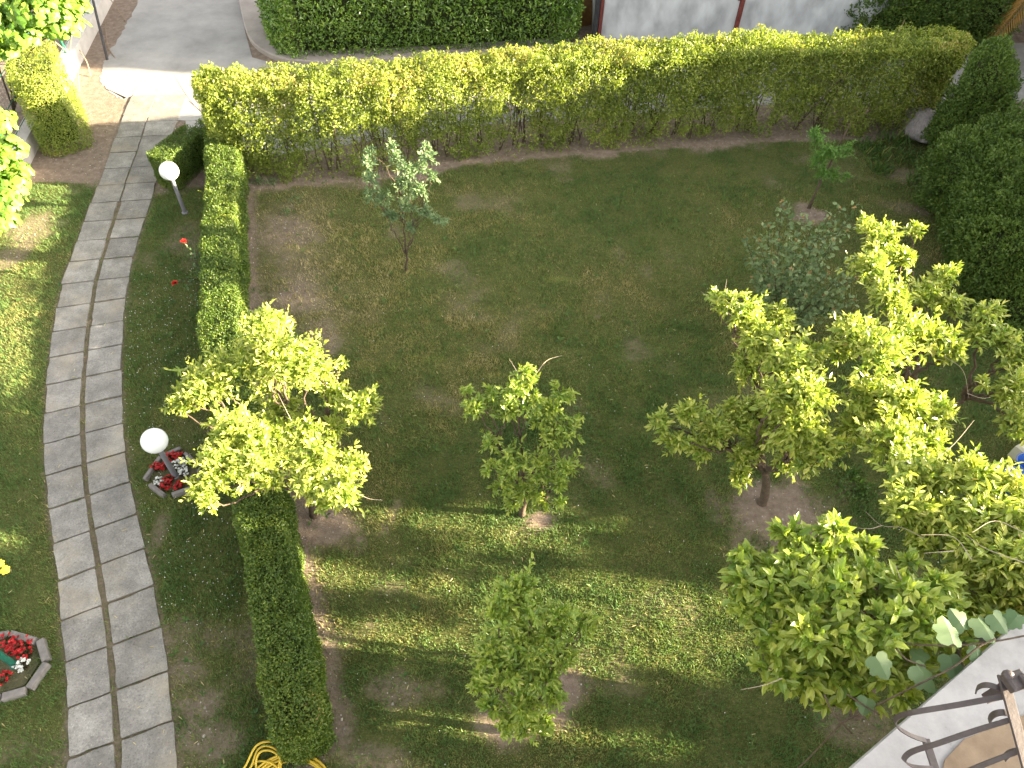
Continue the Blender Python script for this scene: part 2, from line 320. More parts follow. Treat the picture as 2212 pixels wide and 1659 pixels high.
_le = bez(np.column_stack([G2([(318,-80),(292,20),(258,80),(232,125),(218,160),(226,190),(262,212),(290,206)]), np.zeros(8)]), 9)[:, :2]; _le = _le + R.normal(0, .028, _le.shape)
lane_poly = np.vstack([_le, G2([(398,232),(405,300),(470,330)]), topF[[0]]+[0.2,.95], topF[3:4]+[0,1.25], topF[5:6]+[0,1.3], topF[-1:]+[1.0,1.3],
    np.array([[16,15.5],[16,18.3],[8.5,17.4]]), G2([(1250,92),(1000,118),(700,140),(600,140),(545,125),(530,70),(515,-80)])])
pits = [(1680,1100,.62,.45),(1165,1125,.2,.16),(680,1120,.55,.4),(720,1060,.3,.3),(1100,1565,.25,.2),(1215,1490,.25,.3),(1750,465,.32,.25),(1290,685,.06,.06),(1195,460,.05,.05),
        (430,1520,.35,.25),(470,1600,.5,.22),(860,1490,.35,.15),(800,1640,.45,.18),(400,1450,.25,.2),(1960,380,.6,.25),(1990,450,.5,.3),(2080,600,.5,.4),(620,500,.5,.4),(640,640,.4,.4),(700,740,.3,.5),(1650,1310,.3,.2),(1850,1560,.5,.3),(345,1150,.12,.3),(150,330,.5,.4),(60,500,.35,.7),(20,560,.3,.4)]
def turf(P):
    """1 = closed turf, 0 = bare earth"""
    t = np.ones(len(P)); nz = fbm(P, 1.1, 3); n2 = fbm(P, 3.5, 8)
    for i, (x, y, a, b) in enumerate(pits):
        c = G(x, y)[:2]; q = np.hypot((P[:, 0]-c[0])/a, (P[:, 1]-c[1])/b); q = q*(1+1.3*(n2-.5)+.9*(nz-.5)); t = np.minimum(t, (.0 if i < 7 else .42)+sstep(.4, 1.7, q))
    soft = 1 - .5*(.4+n2)*np.exp(-((pdist(P, G2([(620,470),(620,720)]))/.9)**2)); t = t*soft
    d = pdist(P, boxR); side = P[:, 0] > np.interp(P[:, 1], boxR[::-1, 1], boxR[::-1, 0])-.1
    t = np.where(side, np.minimum(t, .15+sstep(.02, .27, d*(1.6-1.1*n2))), np.minimum(t, sstep(.3, .65, d+.2*(n2-.5))))
    fy = np.interp(P[:, 0], topF[:, 0], topF[:, 1]); dd = fy - P[:, 1]
    t = np.minimum(t, sstep(.05, .42, dd*(1.5-.9*n2)+.9*(nz-.42)+.5*(n2-.5)) * (dd > -.2) + (dd < -30))
    t = np.where((P[:, 1] > fy-.1), np.minimum(t, .12), t)
    t = np.where((P[:, 0] < -5.3) & (P[:, 1] > 11.2), np.minimum(t, .10+.6*sstep(.45, .65, n2)+.5*sstep(12.6, 11.3, P[:, 1])), t)
    dp = np.minimum(pdist(P, PL), pdist(P, PR)); t = np.minimum(t, .42+sstep(.0, .12, dp))
    t = t*(1-.45*sstep(.58, .85, nz)); t = np.where(inpoly(P, path_poly), .38, t)
    return np.clip(t, 0, 1)
xs = np.arange(-16, 16.01, .065); ys = np.arange(-3, 25.01, .065)
X, Y = np.meshgrid(xs, ys); P2 = np.stack([X.ravel(), Y.ravel()], 1)
Z = .02*(fbm(P2, 1.5, 4)-.5)+.012*(fbm(P2, 6, 2)-.5)
_inl = inpoly(P2+[.09, 0], lane_poly) & inpoly(P2-[.09, 0], lane_poly) & inpoly(P2+[0, .09], lane_poly) & inpoly(P2-[0, .09], lane_poly)
Z = np.where(_inl, -.02, np.where(inpoly(P2, path_poly), 0, np.where(P2[:, 1] > 11.9, np.minimum(Z, .004)*.5+.006, Z)))
nx, ny = len(xs), len(ys); I = np.arange(nx*ny).reshape(ny, nx)
F = np.stack([I[:-1, :-1], I[:-1, 1:], I[1:, 1:], I[1:, :-1]], -1).reshape(-1, 4)
mb = MB(); mb.addarr(np.column_stack([P2, Z]), F, turf(P2)); kind(mb.build('lawn', M['ground'], smooth=True), 'structure')
mb = MB(); mb.add([(-300, -300, -.08), (300, -300, -.08), (300, 300, -.08), (-300, 300, -.08)], [[0, 1, 2, 3]], .3); kind(mb.build('ground', M['ground']), 'structure')
mb = MB(); prism(mb, lane_poly, -.05, .012); kind(mb.build('lane', M['concrete']), 'structure')

# paving slabs: one path surface
def resample(line, step):
    l = bez(np.column_stack([line, np.zeros(len(line))]), 8)[:, :2]; s = np.r_[0, np.cumsum(np.linalg.norm(np.diff(l, axis=0), axis=1))]
    q = np.arange(0, s[-1], step); return np.column_stack([np.interp(q, s, l[:, 0]), np.interp(q, s, l[:, 1])])
def raycast(o, d, line):
    best = .5
    bd = 9
    for a, b in zip(line[:-1], line[1:]):
        e = b-a; den = d[0]*e[1]-d[1]*e[0]
        if abs(den) < 1e-9: continue
        t = ((a-o)[0]*e[1]-(a-o)[1]*e[0])/den; u = ((a-o)[0]*d[1]-(a-o)[1]*d[0])/den
        if 0 <= u <= 1 and 0 < t < bd: bd = t
    return bd if bd < 1 else best
cl = resample(PC, .515); mb = MB()
tg = nrmz(np.gradient(cl, axis=0)); tg = nrmz(np.vstack([tg[:1], (tg[:-2]+tg[1:-1]+tg[2:])/3, tg[-1:]]))
for i in range(len(cl)-1):
    for sgn, line in ((-1, PL), (1, PR)):
        q = []
        for j in (i, i+1):
            n = np.array([tg[j][1], -tg[j][0]])*sgn; n = nrmz(n + tg[j]*.0)
            d = raycast(cl[j], n, line); q.append((cl[j], n, d))
        far = i > len(cl)-9
        g = (.028 if not far else .006); eg = (.010 if not far else .004)
        j0, j1 = R.uniform(-.008, .008, 2); tt = tg[i]*(eg+abs(j0)); 
        A = q[0][0]+q[0][1]*(g+R.uniform(0, .012))+tt; B = q[0][0]+q[0][1]*(q[0][2]+R.uniform(-.015, .01))+tt
        Cc = q[1][0]+q[1][1]*(q[1][2]+R.uniform(-.015, .01))-tg[i]*(eg+abs(j1)); D = q[1][0]+q[1][1]*(g+R.uniform(0, .012))-tg[i]*(eg+abs(j1))
        P = []; cor = [A, B, Cc, D]
        for k in range(4):       # worn, slightly rounded outline
            a0, a1, pv = cor[k], cor[(k+1) % 4], cor[k-1]
            P.append(a0+(pv-a0)*.022*R.uniform(.3, 1.6)); P.append(a0+(a1-a0)*.022*R.uniform(.3, 1.6))
            for t in (.3, .55, .8): P.append(a0+(a1-a0)*t + R.normal(0, .0045, 2))
        prism(mb, P, -.03, .022+R.uniform(-.006, .008), R.uniform(0, 1))
kind(mb.build('path', M['slab']), 'structure')
# poured apron between the path and the lane
mb = MB(); prism(mb, G2([(290,203),(266,250),(399,262),(440,262),(440,200)]), -.03, .018, .8); kind(mb.build('apron', M['concrete']), 'structure')
# kerb round the laurel hedge
kl = bez(np.column_stack([G2([(505,-60),(522,20),(540,85),(575,120),(640,140),(760,140),(1000,126),(1235,110)]), np.zeros(8)]), 8)[:, :2]
tk = nrmz(np.gradient(kl, axis=0)); nk = np.stack([-tk[:, 1], tk[:, 0]], 1)
mb = MB(); n = len(kl); V = []; 
for p, q in zip(kl, nk): V += [(*(p-q*.02), -.03), (*(p-q*.02), .10), (*(p+q*.0), .12), (*(p+q*.42), .125), (*(p+q*.42), -.03)]
mb.add(V, [[i*5+k, (i+1)*5+k, (i+1)*5+k+1, i*5+k+1] for i in range(n-1) for k in range(4)]); kind(mb.build('kerb', M['kerb']), 'structure')

# ------------------------------------------------------------ grass
def scatter(n, x0, x1, y0, y1):
    return np.column_stack([R.uniform(x0, x1, n), R.uniform(y0, y1, n)])
def visible(P, z=0., m=60):
    q = proj(np.column_stack([P, np.full(len(P), z)])); return (q[:, 0] > -m) & (q[:, 0] < W+m) & (q[:, 1] > -m) & (q[:, 1] < Hh+m)
P = scatter(1500000, -11, 10.5, .8, 13.4); P = P[visible(P)]
keep = turf(P)
dens = np.where(P[:, 1] > 8, .62, 1.)
k = R.uniform(0, 1, len(P)) < (keep**1.1)*dens
k &= ~inpoly(P, lane_poly); k &= ~inpoly(P, path_poly)
k &= ~((P[:, 0] < wallA[0] + (wallB[0]-wallA[0])*(P[:, 1]-wallA[1])/(wallB[1]-wallA[1])))
P = P[k]
pj = scatter(60000, -7.5, -2.5, .8, 12.2); pj = pj[inpoly(pj, path_poly)]
jd = pdist(pj, cl); segs = np.concatenate([np.linspace(cl[q]-np.array([tg[q][1], -tg[q][0]])*.47, cl[q]+np.array([tg[q][1], -tg[q][0]])*.47, 40) for q in range(len(cl)-9)]) ; dj = np.array([np.min(np.hypot(*(segs-p_).T)) for p_ in pj]); pj = pj[((jd < .034) & (fbm(pj, 2.2, 6) > .36)) | ((dj < .018) & (fbm(pj, 1.9, 16) > .34))]
P = np.vstack([P, pj])
n = len(P); dry = fbm(P, .55, 21)*.55 + fbm(P, 2.4, 31)*.45
dryloc = .26*np.exp(-((P[:, 1]-8.6)/2.2)**2)*sstep(-5, -3, P[:, 0]) + .20*np.exp(-(pdist(P, G2([(640,480),(640,720)]))/.9)**2)
d3 = fbm(P, 9, 41); rr = np.clip(.07 + 1.35*(dry-.42) + .5*(d3-.5) + dryloc*.8 + R.normal(0, .16, n) + .25*(1-turf(P)), 0, 1)
ang = R.uniform(0, 2*math.pi, n); lean = R.uniform(.1, 1.0, n); hgt = R.uniform(.02, .048, n)*(.75+1.0*sstep(.35, .8, fbm(P, 4.5, 5)))*np.where(R.uniform(size=n) < .02, 1.7, 1); wd = R.uniform(.0035, .007, n)
dx, dy = np.cos(ang), np.sin(ang); fa = ang+R.uniform(-.6, .6, n)+math.pi/2
a0 = np.column_stack([P[:, 0]-np.cos(fa)*wd, P[:, 1]-np.sin(fa)*wd, np.full(n, -.004)]); a1 = np.column_stack([P[:, 0]+np.cos(fa)*wd, P[:, 1]+np.sin(fa)*wd, np.full(n, -.004)])
tp = np.column_stack([P[:, 0]+dx*lean*hgt, P[:, 1]+dy*lean*hgt, hgt*np.sqrt(np.maximum(1-(lean*.8)**2, .1))])
V = np.stack([a0, a1, tp], 1).reshape(-1, 3)
mb = MB(); mb.addarr(V, np.arange(3*n).reshape(n, 3), np.repeat(rr, 3)); kind(mb.build('grass', M['grass']), 'stuff')
# clover heads and petals in the grass
P = scatter(9000, -6, 6, 1, 9); P = P[visible(P) & (turf(P) > .6) & ~inpoly(P, path_poly) & ~inpoly(P, lane_poly)]
side = pdist(P, G2([(340,420),(330,640),(340,860),(420,1250)])) < .9
P = P[(side & (R.uniform(0, 1, len(P)) < .8)) | (R.uniform(0, 1, len(P)) < .05)]
mb = MB()
for p in P: 
    s = R.uniform(.003, .0072); sphere(mb, (p[0], p[1], .035), s, 5, 3, R.uniform(0, 1))
kind(mb.build('clover_flowers', M['whitep']), 'stuff')
# pebbles and clods on the bare earth
P = scatter(60000, -9, 9, 1, 13.5); P = P[visible(P) & (turf(P) < .45) & ~inpoly(P, path_poly) & ~inpoly(P, lane_poly)]; P = P[:3500]
mb = MB()
for p in P: s = R.uniform(.003, .011)*(1 if R.uniform() < .93 else 1.8); sphere(mb, (p[0], p[1], .003), s, 5, 3, R.uniform(0, 1), (1, R.uniform(.6, 1.3), .6))
kind(mb.build('pebbles', noisemat('pebble', [(.3, (.22, .19, .16)), (.7, (.45, .42, .38))], 3, .9, 0, rndmix=.4)), 'stuff')
# low broad-leaved weeds in the turf
P = scatter(900, -9, 8, 1, 12); P = P[visible(P) & ~inpoly(P, lane_poly) & ~inpoly(P, path_poly)]; P = P[fbm(P, .9, 15) > .45]; mb = MB()
for p_ in P:
    k = R.integers(4, 9); a = R.uniform(0, 6.28, k); D = np.column_stack([np.cos(a), np.sin(a), R.uniform(.15, .8, k)]); leaves(mb, np.tile([p_[0], p_[1], .012], (k, 1)), D, np.tile([0, 0, 1.], (k, 1)), R.uniform(.025, .075)*R.uniform(.7, 1.2, k), .35, fine=False, rnd=R.uniform(0, .85, k))
kind(mb.build('lawn_weeds', M['weed'], None), 'stuff')
# fallen leaves and dry stalks on turf
P = scatter(900, -7, 7, 1, 11); P = P[visible(P) & ~inpoly(P, lane_poly)]; n = len(P)
mb = MB(); d = rdir(n); d[:, 2] *= .1; leaves(mb, np.column_stack([P, np.full(n, .036)]), d, np.tile([0, 0, 1.], (n, 1)) + rdir(n)*.4, R.uniform(.02, .07, n), .16, rnd=R.uniform(.8, 1, n))
kind(mb.build('leaf_litter', M['grass']), 'stuff')

# ------------------------------------------------------------ hedges
def frame_along(line, s):
    seg = np.linalg.norm(np.diff(line, axis=0), axis=1); cs = np.r_[0, np.cumsum(seg)]
    x = np.interp(s, cs, line[:, 0]); y = np.interp(s, cs, line[:, 1]); i = np.clip(np.searchsorted(cs, s)-1, 0, len(seg)-1)
    t = nrmz(np.diff(line, axis=0))[i]; return np.column_stack([x, y]), t, cs[-1]
def hedge_leaves(mb, line, wid, hgt, dens, ln, wr=.5, fine=False, sidegap=None, bulge=.05, seed=0, topbias=0., depth=.12, rough=.06):
    """leaf shell over a clipped hedge running along line (centre line, world xy)"""
    _, _, L = frame_along(line, np.zeros(1)); per = wid+2*hgt
    nn = int(dens*(L*per)); s = R.uniform(-wid*.3, L+wid*.3, nn); u = R.uniform(0, per, nn)
    # ends
    ne = int(dens*wid*hgt*2.4); 
    sc = np.clip(s, 0, L); c, t, _ = frame_along(line, sc); nrm = np.stack([t[:, 1], -t[:, 0]], 1)      # right-hand side
    # profile: left side up, top, right side down
    off = np.where(u < hgt, -wid/2, np.where(u < hgt+wid, -wid/2+(u-hgt), wid/2)); z = np.where(u < hgt, u, np.where(u < hgt+wid, hgt, per-u))
    nx = np.where(u < hgt, -1., np.where(u < hgt+wid, 0., 1.)); nz = np.where((u >= hgt) & (u < hgt+wid), 1., 0.)
    # round the shoulders
    r = .14*min(1, wid); e = np.maximum(0, np.abs(off)-(wid/2-r)); ez = np.maximum(0, z-(hgt-r)); both = (e > 0) & (ez > 0); q = np.hypot(e, ez)
    off = np.where(both & (q > r), np.sign(off)*(wid/2-r+e/q.clip(1e-6)*r), off); z = np.where(both & (q > r), hgt-r+ez/q.clip(1e-6)*r, z)
    nx = np.where(both, np.sign(off)*e/q.clip(1e-6), nx); nz = np.where(both, ez/q.clip(1e-6), nz)
    over = s-sc; f = np.sqrt(np.maximum(0, 1-(over/(wid*.3))**2)); off = off*f
    pos = np.column_stack([c + nrm*off[:, None] + t*over[:, None], z]); N = np.column_stack([nrm*nx[:, None] + t*(over/(wid*.3))[:, None]*.9, nz]); N = nrmz(N)
    for e_, sgn_ in ((0, -1), (-1, 1)):
        ne = int(dens*wid*hgt*1.7); t0 = nrmz((line[1]-line[0] if e_ == 0 else line[-1]-line[-2])[None])[0]; n0 = np.array([t0[1], -t0[0]]); uu = R.uniform(-1, 1, ne); zz = R.uniform(0, hgt, ne)
        pe = np.column_stack([line[e_] + n0*(uu*wid/2)[:, None] + t0*(sgn_*wid*.3*np.sqrt(1-uu**2))[:, None], zz]); Ne = nrmz(np.column_stack([n0*(uu*1.0)[:, None] + t0*(sgn_*np.sqrt(1-uu**2))[:, None]*1., np.zeros(ne)]))
        pos = np.vstack([pos, pe]); N = np.vstack([N, Ne])
    nn = len(pos)
    b = (fbm(pos, 1.7, seed)-.5)*2*bulge + (fbm(pos, 7, seed+3)-.5)*2*rough
    dep = -np.abs(R.normal(0, depth, nn)); pos = pos + N*(b+dep)[:, None]
    keep = pos[:, 2] > .02
    if sidegap is not None:
        g = sidegap(pos, N); keep &= R.uniform(0, 1, nn) < g
    pos, N = pos[keep], N[keep]; m = len(pos)
    D = nrmz(N*R.uniform(-.1, .7, (m, 1)) + rdir(m)*.9 + np.array([0, 0, .12])); NN = nrmz(N*1.1+rdir(m)*.75)
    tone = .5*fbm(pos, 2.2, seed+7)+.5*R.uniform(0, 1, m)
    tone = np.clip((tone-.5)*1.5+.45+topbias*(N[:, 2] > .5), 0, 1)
    leaves(mb, pos, D, NN, R.uniform(.7, 1.3, m)*ln, wr, fine=fine, rnd=tone); return mb
def offset(line, d):
    t = nrmz(np.gradient(line, axis=0)); return line + np.stack([t[:, 1], -t[:, 0]], 1)*d
# low box hedge
bl = offset(boxR, .30)   # boxR runs toward the camera: its right-hand side is the path side
th = thing('box_hedge', 'long low clipped box hedge curving down between the slab path and the lawn', 'hedge', (*bl[4], 0))
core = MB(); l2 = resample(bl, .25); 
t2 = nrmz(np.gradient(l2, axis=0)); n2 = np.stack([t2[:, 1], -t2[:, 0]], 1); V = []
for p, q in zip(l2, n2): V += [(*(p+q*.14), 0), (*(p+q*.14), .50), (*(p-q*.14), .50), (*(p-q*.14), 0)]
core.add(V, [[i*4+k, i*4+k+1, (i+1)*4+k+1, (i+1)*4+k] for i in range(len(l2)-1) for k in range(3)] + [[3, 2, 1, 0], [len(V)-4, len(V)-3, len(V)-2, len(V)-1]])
core.build('solid_core', M['core'], th)  # solid core added to keep light from passing through the hedge
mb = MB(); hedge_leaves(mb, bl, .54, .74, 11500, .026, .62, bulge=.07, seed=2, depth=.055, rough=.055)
for i in range(70):
    c, t, _ = frame_along(bl, np.array([R.uniform(.2, 11)])); sg_ = R.choice([-1., 1., 0.]); b0 = np.array([*(c[0]+np.array([t[0][1], -t[0][0]])*.27*sg_), R.uniform(.3, .7) if sg_ else .74]); dr = nrmz(np.array([t[0][1]*sg_, -t[0][0]*sg_, .8])); h = R.uniform(.03, .11); m = 9
    leaves(mb, b0+dr*np.linspace(0, h, m)[:, None], dr+rdir(m)*.7, rdir(m), .024, .55, fine=False, rnd=R.uniform(.5, .95, m))
arm = np.array([boxR[0]+[-.25, .05], boxR[0]+[-.85, .12], G(372, 400)[:2]])
hedge_leaves(mb, arm, .5, .66, 10000, .026, .62, bulge=.04, seed=5, depth=.05, rough=.04)
mb.build('foliage', M['box'], th)
mb = MB(); prism(mb, np.vstack([offset(arm, .15), offset(arm, -.15)[::-1]]), 0, .42); mb.build('solid_core', M['core'], th)  # same light-blocking core for the short arm
# tall privet hedge across the back of the lawn
WT, HT = .85, 1.78
tl = topF + np.array([0, WT/2]); tl[0] += [-.42, .12]
th = thing('privet_hedge', 'tall long privet hedge with thin see-through base along the back of the lawn', 'hedge', (*tl[3], 0))
def gap(pos, N):
    side = N[:, 2] < .5; h = pos[:, 2]/HT; q = fbm(pos*np.array([1, 1, .75]), 1.7, 40); q2 = fbm(pos, 4.5, 44)
    k = .05 + .95*sstep(.43, .52, .55*q+.45*q2 + .26*(h-.36)); leftend = np.exp(-((pos[:, 0]+5)/1.3)**2); rightend = sstep(6, 8, pos[:, 0])
    k = np.clip(k+.35*leftend+.35*rightend, 0, 1); back = N[:, 1] > .3
    return np.where(side, np.where(back, k*.6, k), 1.)
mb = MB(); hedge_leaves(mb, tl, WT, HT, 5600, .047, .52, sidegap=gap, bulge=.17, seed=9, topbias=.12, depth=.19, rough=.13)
ol = MB()
for i in range(95):      # shoots above the clipped top
    s = R.uniform(0, 13.5); c, t, _ = frame_along(tl, np.array([s])); b0 = np.array([*(c[0]+R.uniform(-.3, .3, 2)), HT-.02]); h = R.uniform(.04, .13)*(1 if R.uniform() < .95 else 2.2)
    m = 10; pos = b0 + np.array([0, 0, 1])*np.linspace(0, h, m)[:, None]; D = rdir(m)*[1, 1, .3]+[0, 0, .9]; leaves(mb, pos, D, rdir(m), .038, .45, rnd=R.uniform(.55, .95, m))
mb.build('foliage', M['hedge'], th)
st = MB()
for s in np.arange(.1, 13.3, .30):
    c, t, _ = frame_along(tl, np.array([s+R.uniform(-.1, .1)])); c = c[0]+R.uniform(-.15, .15, 2)
    for k in range(R.integers(2, 5)):
        e = np.array([*(c+R.normal(0, .22, 2)), R.uniform(1.1, 1.6)]); b = np.array([*(c+R.normal(0, .04, 2)), 0]); mid = (b+e)/2+R.normal(0, .06, 3)
        pth = bez([b, mid, e], 6); tube(st, pth, np.linspace(.014, .005, len(pth)), 5)
        for _ in range(3):
            a = pth[R.integers(3, len(pth)-1)]; q = a+R.normal(0, .2, 3)+[0, 0, .15]; tube(st, bez([a, (a+q)/2+R.normal(0, .03, 3), q], 4), .004, 4)
st.build('stems', M['bark'], th)
# laurel hedge beyond the lane
lf = G2([(600,112),(760,122),(1000,110),(1190,98)]) - np.array([0, .42])
LW, LH = 2.6, 2.5
ll = lf + np.array([0, LW/2]); ll[0] += [.45, -.05]; ll[-1] += [-.2, 0]; ll = np.array([ll[0], ll[-1]+(0, .05)])
th = thing('laurel_hedge', 'massive glossy dark laurel hedge standing behind the kerb across the lane', 'hedge', (*ll[0], 0))
mb = MB(); hedge_leaves(mb, ll, LW, LH, 1150, .075, .42, fine=True, bulge=.22, seed=14, depth=.14, rough=.14); mb.build('foliage', M['laurel'], th)
mb = MB(); prism(mb, np.vstack([offset(ll, LW/2-.55), offset(ll, -LW/2+.55)[::-1]]), 0, LH-.35); mb.build('solid_core', M['core'], th)  # solid dark block added inside the laurel to stop light
# short lit hedge by the left wall
hl = np.array([G(140, 335)[:2]+[.0, .2], G(65, 108, 1.45)[:2]])
th = thing('clipped_hedge', 'short thick clipped hedge in full sun between the low wall and the path', 'hedge', (*hl[0], 0))
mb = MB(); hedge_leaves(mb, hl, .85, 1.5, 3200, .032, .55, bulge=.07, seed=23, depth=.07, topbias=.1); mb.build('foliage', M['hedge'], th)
mb = MB(); d = nrmz(hl[1]-hl[0]); q = np.array([d[1], -d[0]]); prism(mb, [hl[0]+q*.25, hl[1]+q*.25, hl[1]-q*.25, hl[0]-q*.25], .15, 1.25); mb.build('solid_core', M['core'], th)  # solid dark block added under the leaf shell to stop light

# ------------------------------------------------------------ trees
def crown(clumps, ln, wr=.42, shoots=150, per=9, mbl=None, mbt=None, up=.35, tone=(0., 1.), fine=True, droop=.0, sp=.022, shell=.35, sprig=0):
    """clumps: (centre xyz, radius). Each clump is leafy shoots radiating from its centre"""
    for c, r in clumps:
        ns = max(6, int(shoots*(r/.35)**2)); d = nrmz(rdir(ns) + np.array([0, 0, up])); d[:, 2] *= .85
        ctr = np.asarray(c) + rdir(ns)*R.uniform(0, r*.45, (ns, 1))
        lr = r*R.uniform(.45, 1.0, ns); lr[R.uniform(size=ns) < .16] *= 1.5
        K = per; tt = np.linspace(0, 1, K)
        base = ctr + d*(lr*shell)[:, None]; seg = lr*(1-shell)
        pos = base[:, None] + d[:, None]*(seg[:, None]*tt)[:, :, None]; pos[..., 2] -= droop*(tt**2)*lr[:, None]
        pos = pos.reshape(-1, 3); dd = np.repeat(d, K, 0); m = len(pos)
        D = nrmz(dd*R.uniform(.3, .9, (m, 1)) + rdir(m)*.85 + np.array([0, 0, .1])); N = nrmz(rdir(m)*.6+np.array([0, 0, 1.]))
        h = (pos[:, 2]-c[2])/r
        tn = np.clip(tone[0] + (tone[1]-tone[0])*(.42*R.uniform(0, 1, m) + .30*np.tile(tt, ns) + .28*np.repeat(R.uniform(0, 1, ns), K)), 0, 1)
        L = ln*R.uniform(.6, 1.2, m)*(1-.25*np.tile(tt, ns)**3); keep = pos[:, 2] > .03
        leaves(mbl, pos[keep], D[keep], N[keep], L[keep], wr, fine=fine, curl=.18, rnd=tn[keep])
        if mbt is not None:
            for i in range(0, ns, 4): tube(mbt, [ctr[i], ctr[i]+d[i]*lr[i]*.9], [.005, .002], 4, cap=False)
def branch(mbt, pts, r0, r1, n=7, wob=.03):
    p = bez(pts, 7); p[1:-1] += R.normal(0, wob, (len(p)-2, 3))*.5; tube(mbt, p, np.linspace(r0, r1, len(p)), n)
def tree(name, label, cat, base, cl, ln, m, fork=.7, r0=.06, group=None, shoots=150, tone=(0, 1), wr=.37, bark='bark', twigs=(), **kw):
    base = np.array([base[0], base[1], 0.]); C3 = [(G(x, y, z), r) for x, y, z, r in cl]
    th = thing(name, label, cat, base, group)
    tr = MB(); mean = np.mean([c for c, r in C3], 0); fk = base*np.array([1, 1, 0]) + np.array([(mean[0]-base[0])*.25, (mean[1]-base[1])*.25, fork])
    p = bez([base+[0, 0, -.03], base+[0, 0, .12], (base+fk)/2+[.02, .01, .05], fk], 6); rr = np.linspace(r0, r0*.72, len(p)); rr[:3] *= [1.5, 1.3, 1.12]; tube(tr, p, rr, 10)
    # main limbs: group clumps by direction
    ang = [math.atan2(c[1]-fk[1], c[0]-fk[0]) for c, r in C3]; order = np.argsort(ang); k = max(3, min(5, len(C3)//3)); limbs = np.array_split(order, k)
    tr.build('trunk', M[bark], th, smooth=True)
    br = MB()
    for g in limbs:
        if len(g) == 0: continue
        gm = np.mean([C3[i][0] for i in g], 0); e = fk + (gm-fk)*.62 + [0, 0, -.08]; branch(br, [fk-[0, 0, .05], fk+(e-fk)*.5+[0, 0, -.04], e], r0*.55, r0*.32)
        for i in g:
            c = C3[i][0]; branch(br, [e, (e+c)/2+R.normal(0, .04, 3), c], r0*.3, r0*.1, 5)
    lf = MB(); crown(C3, ln, wr, shoots, mbl=lf, mbt=br, tone=tone, **kw)
    for q in twigs:       # bare twigs: (x,y,z) display points
        pp = [G(*t) for t in q]; tw = MB(); tube(tw, bez(pp, 5) if len(pp) > 2 else pp, np.linspace(.004, .0015, len(bez(pp, 5)) if len(pp) > 2 else 2), 4)
        tw.build('bare_twig', M['drytwig'], th)
    br.build('branches', M[bark], th, smooth=True); lf.build('crown', M[m], th)
    return th
LEM = 'lemon trees in the lawn'
tree('lemon_tree', 'star-shaped sunlit lemon tree leaning over the low box hedge beside the flower bed', 'tree', G(680, 1112)[:2],
     [(600,765,2.35,.36),(560,715,2.45,.24),(655,790,2.25,.30),(572,683,2.55,.13),(540,790,2.2,.25),(600,700,2.4,.14),
      (450,835,2.1,.28),(400,865,1.95,.18),(470,800,2.2,.20),(370,875,1.85,.09),(420,810,2.1,.15),
      (500,930,2.2,.30),(480,1010,2.1,.30),(560,1000,2.1,.26),(440,1060,2.0,.16),(550,950,2.2,.2),(450,1090,2.0,.1),
      (690,990,2.05,.28),(740,1055,1.95,.22),(660,935,2.1,.16),(680,1050,1.9,.2),(760,1005,1.9,.18),
      (770,885,1.7,.24),(725,850,1.55,.22),(795,862,1.75,.14),(740,785,1.6,.08),(700,800,1.8,.14),
      (610,890,1.3,.28),(625,985,1.2,.26),(590,830,1.6,.28),(590,1045,1.9,.14),(700,1085,1.6,.12),(640,930,1.4,.22),(660,1040,1.3,.2),(580,930,1.5,.2),(720,930,1.5,.18)], .072, 'lemonB', .6, .055, LEM, 175, (0.05, 1),
     twigs=[[(640,930,2.1),(600,850,2.2)],[(770,1065,1.9),(800,1078,1.85),(828,1080,1.8)]])
tree('lemon_tree', 'thin open lemon tree alone in the middle of the lawn with a bare soil ring', 'tree', G(1128, 1112)[:2],
     [(1135,815,2.2,.15),(1120,850,2.1,.18),(1150,870,2.0,.15),(1020,880,1.9,.17),(1065,860,1.9,.16),(1100,890,1.9,.15),(1010,845,2.0,.08),
      (1215,850,1.9,.15),(1190,880,1.8,.14),(1230,920,1.75,.16),(1195,945,1.6,.20),(1170,900,1.7,.13),
      (1060,955,1.5,.12),(1110,1000,1.35,.22),(1170,1010,1.3,.20),(1225,1010,1.45,.15),(1085,1050,1.1,.16),(1140,1060,1.0,.20),(1205,1045,1.2,.14),(1210,1085,1.0,.06),(1060,1010,1.4,.1),(1112,1082,.8,.13),(1165,1085,.8,.12)],
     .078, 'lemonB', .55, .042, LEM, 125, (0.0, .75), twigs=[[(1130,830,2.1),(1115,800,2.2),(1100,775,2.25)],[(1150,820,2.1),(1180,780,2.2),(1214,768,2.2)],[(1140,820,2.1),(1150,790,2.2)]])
tree('lemon_tree', 'bushy dull green lemon tree standing in the sun-streaked grass nearest the house', 'tree', G(1135, 1580)[:2],
     [(1090,1285,1.75,.16),(1130,1270,1.75,.16),(1080,1330,1.65,.16),(1150,1320,1.7,.17),(1210,1330,1.7,.17),(1255,1350,1.6,.15),(1190,1380,1.5,.18),(1275,1340,1.6,.08),
      (1130,1390,1.4,.22),(1060,1410,1.3,.18),(1100,1450,1.2,.22),(1170,1460,1.15,.22),(1045,1480,1.1,.15),(1130,1520,.9,.2),(1195,1500,1.0,.14),(1100,1555,.7,.15),(1170,1560,.6,.12),(1220,1420,1.3,.12),(1140,1568,.45,.16),(1060,1530,.8,.12)],
     .085, 'lemonB', .5, .045, LEM, 135, (0.0, .72))
